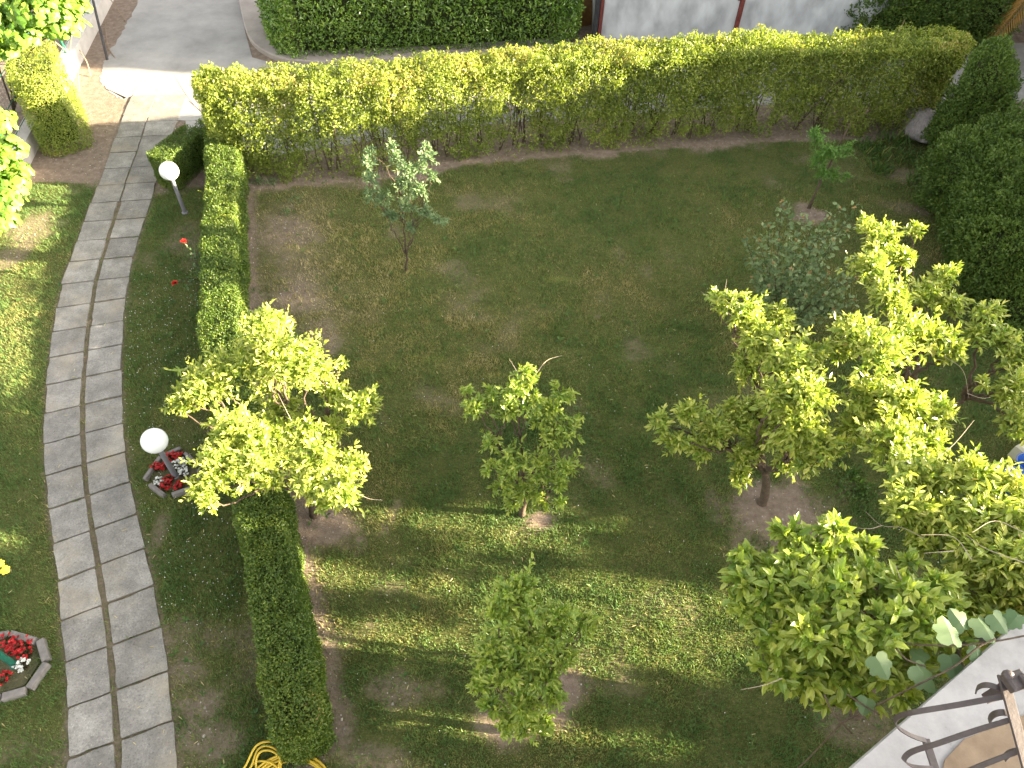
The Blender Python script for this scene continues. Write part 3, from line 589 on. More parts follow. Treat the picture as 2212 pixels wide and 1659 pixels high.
tree('lemon_tree', 'lemon tree with bare trunk rising from a wide ring of raked soil', 'tree', G(1645, 1085)[:2],
     [(1570,660,2.6,.16),(1610,680,2.6,.22),(1680,690,2.4,.22),(1640,740,2.5,.24),(1545,640,2.6,.08),
      (1700,780,2.6,.28),(1740,850,2.6,.26),(1690,860,2.5,.24),(1760,760,2.6,.16),(1620,800,2.0,.22),(1730,930,2.4,.24),(1780,970,2.3,.20),(1700,950,2.2,.16),(1740,1000,2.1,.14),
      (1430,910,1.8,.13),(1490,895,1.9,.18),(1460,960,1.7,.15),(1540,930,1.7,.22),(1510,970,1.5,.16),(1600,920,1.7,.18),(1600,990,1.4,.16),(1600,1030,1.3,.13),(1640,960,1.5,.18),(1580,880,1.8,.12),(1680,910,1.7,.22),(1640,880,1.8,.2),(1700,1000,1.5,.16)],
     .086, 'lemonB', .75, .06, LEM, 160, (0.05, 1), twigs=[[(1570,650,2.6),(1567,625,2.7),(1570,603,2.75)],[(1540,650,2.6),(1515,630,2.6)],[(1650,720,2.5),(1690,700,2.5)]])
tree('lemon_tree', 'largest spreading lemon tree in full sun right of the one in raked soil', 'tree', G(1950, 1010)[:2],
     [(1900,520,2.6,.25),(1880,580,2.6,.24),(1950,560,2.6,.17),(1865,480,2.6,.12),(1970,500,2.6,.12),(2040,600,2.7,.17),(2060,660,2.6,.17),(1990,640,2.6,.22),(1920,640,2.7,.27),
      (1850,720,2.7,.26),(1900,760,2.8,.28),(1960,720,2.7,.26),(2020,730,2.6,.23),(2060,760,2.5,.17),(2130,680,2.6,.18),(2170,740,2.5,.20),(2110,720,2.5,.14),(1810,760,2.5,.14),
      (1880,870,2.4,.28),(1950,870,2.6,.27),(2020,890,2.5,.22),(1850,930,2.2,.22),(1930,960,2.6,.28),(2000,960,2.6,.2),(2190,850,2.3,.25),(2200,780,2.4,.2),(2120,830,2.4,.08),(2200,920,2.2,.2)],
     .088, 'lemonB', .9, .075, LEM, 150, (0.05, 1), twigs=[[(2040,770,2.5),(2080,800,2.5),(2093,860,2.4)],[(2090,850,2.4),(2120,860,2.4),(2140,858,2.4)],[(2000,1010,2.6),(2060,960,2.7),(2104,908,2.8)]])
tree('lemon_tree', 'sunlit lemon tree with pale twigs between the largest one and the house corner', 'tree', G(2330, 1600)[:2],
     [(1960,1020,2.9,.24),(2030,1040,2.9,.24),(2100,1030,3.0,.22),(2170,1060,3.0,.22),(1960,1100,2.9,.22),(2040,1120,2.9,.22),(2130,1120,3.0,.24),(2200,1130,3.0,.22),
      (2080,1190,2.9,.22),(2150,1200,3.0,.22),(2210,1220,3.0,.22),(2060,1260,2.8,.18),(2140,1280,2.8,.22),(2210,1290,2.8,.22),(2000,1170,2.8,.14),(2090,1320,2.6,.17)],
     .092, 'lemonB', 1.0, .07, LEM, 130, (0.1, 1), twigs=[[(2000,1165,2.9),(1950,1140,2.9),(1905,1135,2.9),(1870,1105,2.9)],[(1905,1135,2.9),(1880,1142,2.9),(1850,1140,2.9)],
     [(2100,1210,3.2),(2060,1160,3.2),(1990,1155,3.2)],[(2212,1215,3.3),(2130,1185,3.3),(2080,1150,3.3)],[(2212,1150,3.3),(2150,1125,3.3),(2100,1150,3.3)],[(2060,1190,3.2),(1995,1195,3.2)]])
tree('lemon_tree', 'broad lemon tree with large leaves in shade beside the white house wall', 'tree', G(1900, 1500, .6)[:2],
     [(1605,1210,2.9,.12),(1600,1265,2.9,.14),(1650,1240,2.9,.17),(1710,1160,3.0,.15),(1720,1220,3.0,.18),(1800,1150,3.1,.15),(1790,1210,3.0,.20),(1860,1190,3.0,.17),(1605,1310,2.8,.12),
      (1660,1300,2.9,.18),(1730,1290,3.0,.22),(1810,1280,3.1,.22),(1880,1260,3.0,.20),(1950,1290,3.1,.20),(2010,1270,3.1,.18),(1960,1220,2.9,.11),
      (1680,1380,2.8,.20),(1750,1370,3.0,.22),(1830,1370,3.0,.22),(1910,1360,3.1,.22),(1990,1350,3.1,.20),(2060,1330,3.0,.2),(1680,1450,2.7,.18),(1740,1460,2.7,.18),(1820,1450,2.7,.20),(1900,1440,2.8,.18),(1980,1430,2.8,.18),(1790,1525,2.5,.11),(1850,1500,2.5,.13),(1950,1500,2.3,.11),(2130,1350,2.8,.16),(2060,1400,2.7,.16)],
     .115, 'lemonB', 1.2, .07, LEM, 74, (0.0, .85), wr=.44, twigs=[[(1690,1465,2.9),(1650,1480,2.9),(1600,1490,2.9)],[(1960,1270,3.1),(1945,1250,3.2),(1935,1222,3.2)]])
tree('apple_tree', 'small pale grey-green apple tree near the back left of the lawn', 'tree', G(878, 586)[:2],
     [(800,325,2.1,.10),(795,355,2.05,.13),(800,390,1.8,.13),(850,320,2.15,.10),(855,350,2.05,.13),(880,370,2.0,.14),(920,320,2.1,.11),(925,345,2.1,.12),(905,365,1.95,.14),(935,380,1.9,.11),
      (870,400,1.75,.17),(910,415,1.7,.16),(830,430,1.5,.16),(880,445,1.4,.17),(920,460,1.3,.13),(950,475,1.2,.12),(845,465,1.2,.13),(800,420,1.6,.11),(890,490,1.0,.1)],
     .075, 'apple', .42, .022, None, 125, (0.1, 1), bark='bark', per=8)
# quince: many upright stems
def shrub(name, label, cat, base, tips, ln, m, wr, stem_r=.008, per=22, tone=(0, 1), zlow=.25):
    base = np.array([*base, 0.]); th = thing(name, label, cat, base); st = MB(); lf = MB()
    for x, y, z in tips:
        tip = G(x, y, z); b = base + np.array([*R.normal(0, .14, 2), 0]); b[:2] += (tip-base)[:2]*.25; p = bez([b, b+(tip-b)*.5+np.array([*R.normal(0, .05, 2), .08]), tip], 8); tube(st, p, np.linspace(stem_r, .003, len(p)), 5)
        s = np.linspace(zlow, 1, per); idx = s*(len(p)-1); i0 = np.floor(idx).astype(int).clip(0, len(p)-2); q = p[i0]+(p[i0+1]-p[i0])*(idx-i0)[:, None]
        for rep in range(3):
            m_ = len(q); D = rdir(m_)+[0, 0, .25]; leaves(lf, q+R.normal(0, .05 if rep else .01, (m_, 3)), D, rdir(m_)*.7+[0, 0, 1.], ln*R.uniform(.7, 1.25, m_), wr, rnd=np.clip(tone[0]+(tone[1]-tone[0])*R.uniform(0, .95, m_), 0, 1))
        k = 4; leaves(lf, np.repeat(tip[None], k, 0), rdir(k)+[0, 0, .8], rdir(k), ln*.6, wr, rnd=np.full(k, .99 if tone[1] == 1 else .5))
    st.build('stems', M['bark'], th, smooth=True); lf.build('foliage', M[m], th); return th
tips = [(1690,435,1.8),(1700,455,1.7),(1735,470,1.7),(1755,480,1.6),(1790,470,1.75),(1815,450,1.8),(1845,450,1.8),(1830,500,1.7),(1660,490,1.6),(1640,520,1.4),(1610,515,1.3),(1680,520,1.6),(1720,520,1.6),(1760,540,1.5),(1800,520,1.6),(1840,560,1.5),(1850,600,1.3),
        (1630,560,1.2),(1670,570,1.3),(1710,580,1.3),(1750,590,1.3),(1790,590,1.3),(1820,630,1.1),(1780,640,1.0),(1740,640,1.0),(1700,630,1.0),(1660,620,.95),(1625,600,1.0),(1800,670,.8),(1760,690,.7),(1845,650,1.0)]
shrub('quince_bush', 'grey-green many-stemmed quince bush with bronze tips behind the lemon trees', 'shrub', G(1690, 690)[:2], tips, .072, 'quince', .75)
# sapling with stake
th = thing('sapling', 'thin young sapling with light green leaves tied to a grey stake', 'tree', G(1745, 450))
b = G(1745, 450); mb = MB(); top = G(1836, 268, 1.62); tube(mb, [b, (b+top)/2, top], [.018, .015, .012], 7); mb.build('stake', M['bark'], th)
st = MB(); lf = MB(); p = bez([b+[.04, 0, 0], b+[.03, .03, .6], b+[-.04, 0, 1.15], b+[-.1, .05, 1.5]], 6); tube(st, p, np.linspace(.014, .004, len(p)), 5)
for x, y, z, r in [(1765,300,1.45,.13),(1790,330,1.25,.16),(1770,345,1.15,.14),(1825,325,1.25,.12),(1775,375,.9,.11),(1800,378,.85,.1),(1828,383,.8,.07),(1760,285,1.5,.08)]:
    c = G(x, y, z); s0 = p[np.argmin(abs(p[:, 2]-z+.15))]; tube(st, bez([s0, (s0+c)/2+[0, 0, .03], c], 4), .004, 4); crown([(c, r*1.25)], .06, .34, 300, per=7, mbl=lf, mbt=None)
st.build('trunk', M['bark'], th, smooth=True); lf.build('crown', M['sapling'], th)
# dark evergreen masses on the right
def mass(name, label, cat, blobs, ln, m, dens=1500, wr=.5, group=None, trunk=True):
    """blobs: (centre xyz, radii xyz)"""
    c0 = np.mean([b[0] for b in blobs], 0); th = thing(name, label, cat, (c0[0], c0[1], 0), group); lf = MB(); co = MB(); st = MB()
    for c, r in blobs:
        c = np.asarray(c, float); r = np.asarray(r, float); area = 4*math.pi*((r[0]*r[1])**1.6/3+(r[0]*r[2])**1.6/3+(r[1]*r[2])**1.6/3)**(1/1.6); n = int(area*dens)
        d = rdir(n); b = 1+.75*(fbm(d*2+c, 1.5, 3)-.5)+.42*(fbm(d*5+c, 1.8, 6)-.5); pos = c+d*r*(b-np.abs(R.normal(0, .12, n)))[:, None]; N = nrmz(d/r)
        k = pos[:, 2] > .03; pos, N = pos[k], N[k]; n = len(pos); D = nrmz(N*.8+rdir(n)*.8+[0, 0, .4]); tn = np.clip(.5*fbm(pos, 2.5, 2)+.5*R.uniform(0, 1, n), 0, 1)
        leaves(lf, pos, D, N+rdir(n)*.8, ln*R.uniform(.7, 1.3, n), wr, fine=False, rnd=tn); sphere(co, c*[1, 1, .95], 1, 16, 10, .5, r*.6)
        if trunk and st.n == 0: tube(st, [(c[0], c[1], -.02), (c[0], c[1], max(.1, c[2]-r[2]*.3))], [.06, .03], 7)
    lf.build('foliage', M[m], th); co.build('solid_core', M['core'], th)  # solid dark ellipsoids added under the leaves to stop light
    if trunk: st.build('trunk', M['bark'], th)
    return th
def B(x, y, z, r): return (G(x, y, z), r)
mass('cypress_shrub', 'tall narrow dark evergreen shrub behind the grey rocks', 'shrub', [B(2100,260,.8,(.62,.7,.85)),B(2128,190,1.5,(.42,.5,.65)),B(2135,145,2.0,(.3,.35,.45)),B(2075,290,.6,(.6,.6,.6))], .052, 'dark', 2600, .5)
mass('evergreen_hedge', 'wide dark evergreen hedge along the right edge of the lawn', 'hedge', [B(2090,380,.75,(.7,.8,.8)),B(2155,430,.85,(.75,.8,.85)),B(2180,350,.95,(.8,.8,.85)),B(2130,500,.65,(.6,.7,.7)),B(2190,560,.8,(.75,.8,.8)),B(2230,480,1.0,(.9,1.,.9)),B(2215,640,.6,(.6,.7,.65)),B(2060,340,.3,(.4,.4,.35)),B(2085,470,.25,(.4,.4,.3))], .052, 'dark', 2600, .5)
# back right: shade shrubs, trees, palm
mass('dark_shrub', 'dim bushy shrub right of the whitewashed wall', 'shrub', [B(1930,40,.6,(1.2,.8,.8)),B(1990,20,.8,(1.0,.8,.9))], .07, 'dark', 1500, .5, 'shrubs beyond the lane')
mass('dark_shrub', 'dim shrub behind the leaning tree trunks in the far right corner', 'shrub', [B(2100,20,.7,(1.1,.8,.9)),B(2080,60,.3,(.7,.5,.5))], .07, 'dark', 1500, .5, 'shrubs beyond the lane')
th = thing('leaning_tree', 'dark forked tree trunk beyond the right end of the tall hedge', 'tree', G(2035, 92)); mb = MB()
b = G(2035, 95); tube(mb, bez([b, b+[-.05, 0, .5], b+[-.35, .1, 1.3], b+[-.5, .3, 3.2]], 6), np.linspace(.13, .06, 19), 8); tube(mb, bez([b+[0, 0, .3], b+[.25, .1, 1.2], b+[.5, .2, 3.2]], 6), np.linspace(.08, .05, 13), 8); mb.build('trunk', M['bark'], th, smooth=True)
lf = MB(); crown([(b+[dx, dy, dz], .8) for dx, dy, dz in ((-.5,.4,3.6),(.4,.3,3.7),(0,1,4.0),(.2,-.4,3.9))], .09, .45, 60, per=8, mbl=lf, fine=False); lf.build('crown', M['dark'], th)
# palm
pb = G(2235, 95); th = thing('palm_tree', 'palm with drooping green and dry orange fronds in the far right corner', 'palm', pb)
mb = MB(); ptop = pb+[0, .1, 1.9]; tube(mb, bez([pb, pb+[0, .1, 1.2], ptop], 6), np.linspace(.2, .16, 13), 12); mb.build('trunk', M['bark'], th, smooth=True)
lf = MB(); rc = MB()
for i in range(46):
    a = R.uniform(0, 2*math.pi); e = R.uniform(-.5, .9); Lf = R.uniform(1.4, 2.3); d = np.array([math.cos(a)*math.cos(e), math.sin(a)*math.cos(e), math.sin(e)])
    p = bez([ptop, ptop+d*Lf*.5+[0, 0, .1], ptop+d*Lf+[0, 0, -.55-.35*R.uniform()]], 10); tube(rc, p, np.linspace(.018, .004, len(p)), 4)
    dead = e < -.1 or R.uniform() < .25; K = 44; idx = np.linspace(.22, 1, K)*(len(p)-1); i0 = idx.astype(int).clip(0, len(p)-2); q = p[i0]+(p[i0+1]-p[i0])*(idx-i0)[:, None]; t = nrmz(p[i0+1]-p[i0])
    for s in (-1, 1):
        sd_ = nrmz(np.cross(t, [0, 0, 1.]))*s; leaves(lf, q, sd_*.8+t*.6-np.array([0, 0, .35]), np.cross(sd_, t)*s, .38*np.sin(np.linspace(.4, 2.9, K))+.05, .06, fine=False, rnd=np.full(K, R.uniform(.7, 1) if dead else R.uniform(.1, .6)))
rc.build('frond_ribs', M['twig'], th); lf.build('fronds', M['palm'], th)
# sunlit broad-leaved vines on the left edge
def broad(name, label, cat, cl, ln, m, base, n=60):
    th = thing(name, label, cat, (*base, 0)); lf = MB(); st = MB()
    for x, y, z, r in cl:
        c = G(x, y, z); d = rdir(n); d[:, 2] = abs(d[:, 2])*.8+.05; pos = c+d*r*R.uniform(.5, 1.05, (n, 1)); nn = nrmz(d+[0, 0, .6]+rdir(n)*.3); D = nrmz(np.cross(nn, rdir(n))+[.1, -.1, -.35])
        lobed(lf, pos, D, nn, ln*R.uniform(.6, 1.2, n), R.uniform(0, 1, n)); tube(st, bez([[base[0], base[1], 0], (np.array([base[0], base[1], 0])+c)/2+[0, 0, .3], c], 5), np.linspace(.02, .006, 11), 5)
    st.build('stems', M['bark'], th, smooth=True); lf.build('foliage', M[m], th); return th
def lobed(mb, P, D, N, L, rnd):
    D = nrmz(D); Sx = nrmz(np.cross(D, N)); N = np.cross(Sx, D); o = np.array([(0,0),(-.10,.22),(-.04,.46),(.14,.58),(.30,.47),(.48,.60),(.62,.50),(.64,.34),(.82,.27),(.98,0)]); o = np.vstack([o, o[1:-1][::-1]*[1, -1]]); k = len(o)
    V = P[:, None] + L[:, None, None]*(o[None, :, 0, None]*D[:, None] + o[None, :, 1, None]*Sx[:, None]*.9 - (np.abs(o[None, :, 1, None])*.25 + (o[None, :, 0, None]**2)*.15)*N[:, None])
    Cn = P + L[:, None]*D*.35; V = np.concatenate([Cn[:, None], V], 1); f = np.array([[0, 1+i, 1+(i+1) % k] for i in range(k)]); F = (f[None]+(np.arange(len(P))*(k+1))[:, None, None]).reshape(-1, 3)
    mb.addarr(V.reshape(-1, 3), F, np.repeat(rnd, k+1))
broad('fig_shrub', 'bright big-leaved shrub filling the top left corner in full sun', 'shrub', [(30,20,2.4,.6),(90,30,2.4,.55),(130,60,2.1,.45),(40,80,2.1,.5),(-20,50,2.3,.6),(100,-20,2.6,.6),(0,110,1.9,.4),(150,20,2.2,.35)], .12, 'fig', G(30, 240)[:2], 260)
broad('grape_vine', 'bright big-leaved vine hanging at the left edge above the low wall', 'vine', [(0,270,1.6,.3),(15,330,1.5,.32),(25,400,1.4,.3),(10,440,1.3,.28),(-30,360,1.6,.4),(35,370,1.4,.2),(0,480,1.2,.25)], .11, 'fig', G(-60, 520)[:2], 170)
# ivy-like weeds behind hedge / weeds by rocks
def weeds(name, label, spots, ln, m, n=40):
    th = thing(name, label, 'plant', G(*spots[0][:2])); lf = MB()
    for x, y, r, h in spots:
        c = G(x, y); k = n; a = R.uniform(0, 6.28, k); q = R.uniform(0, r, k); p = np.column_stack([c[0]+np.cos(a)*q, c[1]+np.sin(a)*q, np.full(k, .0)]); D = rdir(k)*.6+[0, 0, 1.]; 
        leaves(lf, p, D, rdir(k), h*R.uniform(.5, 1.2, k), .12, curl=.4, rnd=R.uniform(0, 1, k))
        leaves(lf, p+D*h*.4, rdir(k)+[0, 0, .4], rdir(k), ln, .5, rnd=R.uniform(0, .8, k))
    lf.build('foliage', M[m], th); return th
weeds('weed_clump', 'tall weeds growing under the right end of the tall hedge', [(1870,320,.3,.2),(1900,340,.3,.24),(1930,310,.35,.26),(1960,350,.3,.2),(1990,400,.3,.25),(2000,440,.3,.2),(1900,370,.25,.2)], .06, 'weed', 80)
weeds('weed_clump', 'low leafy weeds right of the raked soil ring', [(1840,1030,.18,.12),(1860,1060,.16,.12),(1820,1060,.15,.1)], .05, 'weed', 60)
weeds('weed_clump', 'small grey-leaved weeds at the foot of the tall hedge beside the box hedge', [(560,395,.14,.14),(590,398,.12,.12),(620,460,.12,.08),(640,430,.15,.08)], .04, 'quince', 40)

# ------------------------------------------------------------ rocks
def rock(name, label, c, s, seed):
    mb = MB(); sphere(mb, (0, 0, 0), 1, 36, 22, .5); V = mb.v[0]; d = V.copy(); f = 1+.55*(fbm(d+seed, 1.4, seed)-.5)+.25*(fbm(d+seed, 4.5, seed)-.5); V = V*f[:, None]*np.array(s); V[:, 2] = np.maximum(V[:, 2], -.05); mb.v[0] = V+np.array(c)
    o = mb.build(name, M['rock'], smooth=True); tag(o, label, 'rock', 'rocks at the right of the lawn'); return o
c = G(1985, 300); rock('rock', 'large rough grey rock at the right end of the tall hedge', (c[0]+.1, c[1]+.15, .15), (.42, .5, .42), 3)
c = G(2012, 380); rock('rock', 'smaller grey rock half buried in weeds below the large one', (c[0]+.1, c[1], .03), (.22, .32, .16), 5)

# ------------------------------------------------------------ lamps
def lamp(x, y, label, m, zc=.80):
    b = G(x, y); th = thing('garden_lamp', label, 'lamp', b, 'globe lamps beside the path'); mb = MB()
    lathe(mb, b, [(0.0, 0), (.055, 0), (.055, .02), (.033, .03), (.031, zc-.17), (.05, zc-.165), (.055, zc-.13), (0, zc-.13)], 16); mb.build('post', M[m], th, smooth=False)
    mb = MB(); sphere(mb, b+[0, 0, zc], .152, 40, 24); mb.build('globe', M['globe'], th, smooth=True)
    mb = MB(); lathe(mb, b+[0, 0, zc], [(.06, -.15), (.064, -.142), (.062, -.128), (.05, -.125)], 20); mb.build('collar', M[m], th)
lamp(400, 460, 'white globe lamp on a grey post beside the hedge corner', 'pole', .84)
lamp(380, 1030, 'white globe lamp on a grey post standing in the flower bed', 'pole', .78)
lamp(34, 1438, 'green lamp post in the flower bed at the left edge', 'gpole', .8)

# ------------------------------------------------------------ flower beds
def bed(label, poly, blocks, wd=.05):
    c = np.mean(G2(poly), 0); th = thing('flower_bed', label, 'flower bed', (*c, 0)); mb = MB(); prism(mb, G2(poly), -.02, .022); mb.build('soil', M['bedsoil'], th)
    for (x0, y0), (x1, y1) in blocks:
        a, b = G(x0, y0, .08), G(x1, y1, .08); d = b-a; mb = MB(); box(mb, ((a[0]+b[0])/2, (a[1]+b[1])/2, .035), (np.hypot(*d[:2])*1.0, wd*R.uniform(.85, 1.1), .075), math.atan2(d[1], d[0]), R.uniform(0, 1), .008, R.uniform(-.15, .15)); mb.build('edging_block', M['edge'], th)
bed('round bed of red and white begonias with loose block edging below the sunlit tree', [(325,1035),(345,990),(360,982),(388,970),(428,1005),(430,1040),(395,1058),(350,1062)],
    [((357,979),(389,965)),((397,976),(430,1003)),((311,1032),(327,1009)),((330,1004),(345,984)),((322,1044),(353,1068)),((370,1066),(410,1052)),((428,1012),(430,1042))])
bed('flower bed with angled block edging at the left edge of the photo', [(-40,1380),(20,1370),(75,1385),(92,1425),(55,1482),(0,1500),(-60,1500)],
    [((20,1367),(74,1383)),((84,1380),(97,1424)),((98,1430),(60,1485)),((52,1490),(2,1504)),((-2,1505),(-60,1512)),((16,1367),(-40,1376))], .075)
def begonia(x, y, label, m, r=.055, n=26):
    b = G(x, y, .03); th = thing('begonia', label, 'flower', b, 'bedding flowers'); lf = MB(); k = 46; d = rdir(k); d[:, 2] = abs(d[:, 2]); leaves(lf, b+d*r*.5, d+[0, 0, .2], d+rdir(k)*.5, .045, .8, rnd=R.uniform(0, 1, k)); lf.build('leaves', M['bronze'], th)
    fl = MB()
    for i in range(n):
        d = rdir(1)[0]; d[2] = abs(d[2])+.35; q = b+d/np.linalg.norm(d)*r*R.uniform(.8, 1.35)*[1.25, 1.25, 1]; a = np.linspace(0, 6.28, 6)[:5]+R.uniform(0, 1); D = np.column_stack([np.cos(a), np.sin(a), np.full(5, .35)]); leaves(fl, np.repeat(q[None], 5, 0), D, np.tile(d, (5, 1)), .019, .95, curl=.1, rnd=np.full(5, R.uniform(0, 1)))
    fl.build('blossoms', M[m], th)
W8 = 'in the bed under the globe lamp'
for x, y, l, m, r in [(368,990,'red begonia right behind the lamp post','red',.06),(388,986,'red begonia against the upper right edging block','red',.05),(340,1010,'red begonia against the left edging blocks','red',.055),(355,1009,'red begonia left of the lamp post','red',.04),
    (366,1036,'red begonia in front of the lamp post foot','red',.05),(359,1050,'red begonia nearest the front edging of the bed with the lamp','red',.05),(388,1052,'red begonia at the front right of the lamp bed under the lemon leaves','red',.05),
    (386,1008,'white begonia right of the lamp post','whitep',.065),(402,1001,'white begonia furthest right behind in the lamp bed','whitep',.06),(398,1021,'white begonia in the lamp bed beside the overhanging lemon leaves','whitep',.06),(344,1040,'small white begonia by the lower left block','whitep',.045),
    (22,1388,'red begonia behind the green post','red',.075),(50,1397,'red begonia near the upper block of the left-edge bed','red',.08),(56,1414,'red begonia right of the green post','red',.06),(30,1405,'red begonia touching the green post','red',.06),(6,1467,'red begonia in front of the green post','red',.07),(50,1437,'white begonia at the foot of the green post','whitep',.06)]:
    begonia(x, y, l, m, r)
# rose
b = G(440, 610); th = thing('rose_bush', 'thin rose bush with two red blooms against the box hedge', 'rose', b); st = MB(); lf = MB(); fl = MB()
for x, y, z, br in [(397,523,.85,1),(378,613,.35,1),(430,560,.7,0),(412,545,.75,0),(425,540,.7,0),(400,620,.35,0),(420,640,.3,0),(415,590,.5,0)]:
    e = G(x, y, z); p = bez([b, b+(e-b)*.5+[.03, 0, .1], e], 6); tube(st, p, .005, 5); k = 11; q = p[R.integers(4, len(p), k)]; leaves(lf, q+R.normal(0, .025, (k, 3)), rdir(k)+[0, 0, .2], rdir(k)*.5+[0, 0, 1.], .055, .65, rnd=R.uniform(0, 1, k))
    if br:
        fl = MB()
        for i in range(34): d = rdir(1)[0]; d[2] = abs(d[2]); leaves(fl, (e+d*.012*R.uniform(.3, 1))[None], (d+[0, 0, .5])[None], (-d+[0, 0, .3])[None], .045, .95, curl=.35, rnd=R.uniform(0, 1, 1))
        fl.build('bloom', M['rosered'], th)
st.build('stems', M['bark'], th); lf.build('leaves', M['rose'], th)

# ------------------------------------------------------------ hose
mb = MB(); c = G(628, 1712); rh = .0105
pts = []
for i in range(6*40):
    t = 2*math.pi*i/40; r = .33+.025*math.sin(t*.37+1)+.008*(i//40); pts.append((c[0]+r*math.cos(t)*1.05, c[1]+r*math.sin(t)*.86, .02+.012*(i//40)+.012*math.sin(t*1.3)))
pts2 = [G(545,1668,.05)+[0,0,0], G(548,1640,.15), G(560,1612,.22), G(578,1604,.2), G(600,1612,.12), G(612,1640,.04)]
tube(mb, pts, rh, 8)
for q in ([(500,1700,.03),(530,1655,.10),(553,1612,.2),(582,1602,.18),(605,1612,.06),(600,1660,.03),(560,1700,.03)],
          [(505,1710,.03),(540,1660,.08),(557,1620,.16),(580,1612,.16),(604,1630,.1),(598,1680,.04)],
          [(560,1700,.03),(553,1650,.10),(562,1625,.17),(585,1622,.15),(605,1638,.08),(606,1670,.03)],
          [(520,1690,.03),(548,1650,.05),(575,1645,.10),(598,1658,.06),(612,1690,.03)],
          [(604,1636,.06),(625,1633,.04),(660,1640,.03),(700,1670,.03)]):
    tube(mb, bez([G(*t) for t in q], 10), rh, 8)
o = mb.build('hose', M['hose'], smooth=True); tag(o, 'coiled yellow garden hose at the near end of the box hedge', 'hose')
# buckets
def bucket(x, y, label, r=.15, h=.26):
    b = G(x, y); th = thing('bucket', label, 'bucket', b, 'blue buckets by the right edge'); mb = MB(); lathe(mb, b, [(0, .01), (r*.78, .01), (r, h), (r*1.08, h), (r*1.08, h+.012), (r*.97, h+.012), (r*.76, .03), (0, .03)], 28); mb.build('tub', M['blue'], th, smooth=True)
    mb = MB(); a = np.linspace(0, math.pi, 14); tube(mb, [b+[r*1.05*math.cos(t), .02+r*.9*math.sin(t)*.9, h+.01+.02*math.sin(t)] for t in a], .004, 5); mb.build('handle', M['drytwig'], th)
bucket(2172, 1055, 'blue bucket lying nearer the sunlit lemon leaves at the right edge'); bucket(2200, 1025, 'blue bucket beside the cream can at the right edge')
b = G(2195, 985); th = thing('plastic_can', 'cream plastic can behind the blue buckets at the right edge', 'can', b); mb = MB(); box(mb, b+[0, 0, .12], (.2, .13, .24), .5, .5, .03); mb.build('body', M['cream'], th); mb = MB(); lathe(mb, b+[.04, .02, .24], [(.025, 0), (.025, .03), (0, .03)], 12); mb.build('cap', M['blue'], th)

# ------------------------------------------------------------ left boundary: low wall, fence, debris
d = nrmz(wallB-wallA); q = np.array([-d[1], d[0]])
if q[0] > 0: q = -q
mb = MB(); prism(mb, [wallA, wallB, wallB+q*.26, wallA+q*.26], -.05, .34); o = mb.build('low_wall', M['wallc']); tag(o, 'low concrete boundary wall running diagonally under the fence at the left', 'wall')
kerbA = wallA + nrmz(-q)*.0
th = thing('wire_fence', 'green wire fence with round posts on the low wall at the left', 'fence', (*(wallA+wallB)/2, .34)); Lw = np.linalg.norm(wallB-wallA)
for s in np.arange(.4, Lw, 1.9):
    p = wallA+d*s+q*.13; mb = MB(); tube(mb, [(p[0], p[1], .3), (p[0], p[1], 1.35)], .026, 10); mb.build('post', M['gpole'], th)
mb = MB()
for z in (.45, .85, 1.3): a, b2 = wallA+q*.13, wallB+q*.13; tube(mb, [(*a, z), (*b2, z)], .008, 5)
for s in np.arange(.1, Lw, .11): p = wallA+d*s+q*.13; tube(mb, [(*p, .38), (*p, 1.3)], .0022, 3, cap=False)
mb.build('wire_panel', M['gpole'], th)
mb = MB()
for pl in ([(232,-10,0),(228,40,.0),(232,95,.05),(250,128,.0)],[(118,90,.9),(148,115,.6),(165,140,.4),(172,200,.02)],[(155,75,.9),(150,110,.6)],[(172,108,.35),(188,135,.2),(196,165,.02)],[(236,-5,.3),(262,30,.1),(270,45,.02)]):
    tube(mb, bez([G(*t) for t in pl], 5), .012, 5)
o = mb.build('fallen_branches', M['twig']); tag(o, 'bare brown branches lying over the low wall by the lane', 'branch')
# leaning dark pole at the top left
th = thing('leaning_pole', 'dark thin pole leaning over the low wall at the top left', 'pole', G(232, 130)); mb = MB(); tube(mb, [G(232, 130), G(186, -60, 1.6)], [.03, .025], 8); mb.build('shaft', M['darkpost'], th)

# ------------------------------------------------------------ whitewashed wall building (garage)
gy = 17.25; g0, g1 = 1.62, 8.55; gm = 4.85; gh = 2.3
th = thing('garage', 'low garage with whitewashed blotchy front panels and red-brown steel posts', 'garage', (g0, gy, 0))
mb = MB(); box(mb, ((g0+g1)/2, gy+1.6, gh/2), (g1-g0, 3.0, gh)); mb.build('wall', M['panel'], th)
mb = MB(); box(mb, ((g0+g1)/2, gy+1.5, gh+.06), (g1-g0+.3, 3.6, .1)); mb.build('roof', M['wallc'], th)
for a, b2 in ((g0+.17, gm-.05), (gm+.05, g1)):
    mb = MB(); box(mb, ((a+b2)/2, gy+.05, gh/2-.02), (b2-a, .06, gh-.06), bev=.006); mb.build('door_panel', M['panel'], th)
for x, wd_, m in ((g0+.02, .10, 'darkpost'), (g0+.12, .07, 'rust'), (gm, .085, 'rust'), (g1+.05, .08, 'darkpost')):
    mb = MB(); box(mb, (x, gy+.0, gh/2), (wd_, .12, gh)); mb.build('post', M[m], th)
mb = MB(); box(mb, (gm-.08, gy-.0, 1.05), (.07, .05, .12)); mb.build('latch', M['rust'], th)
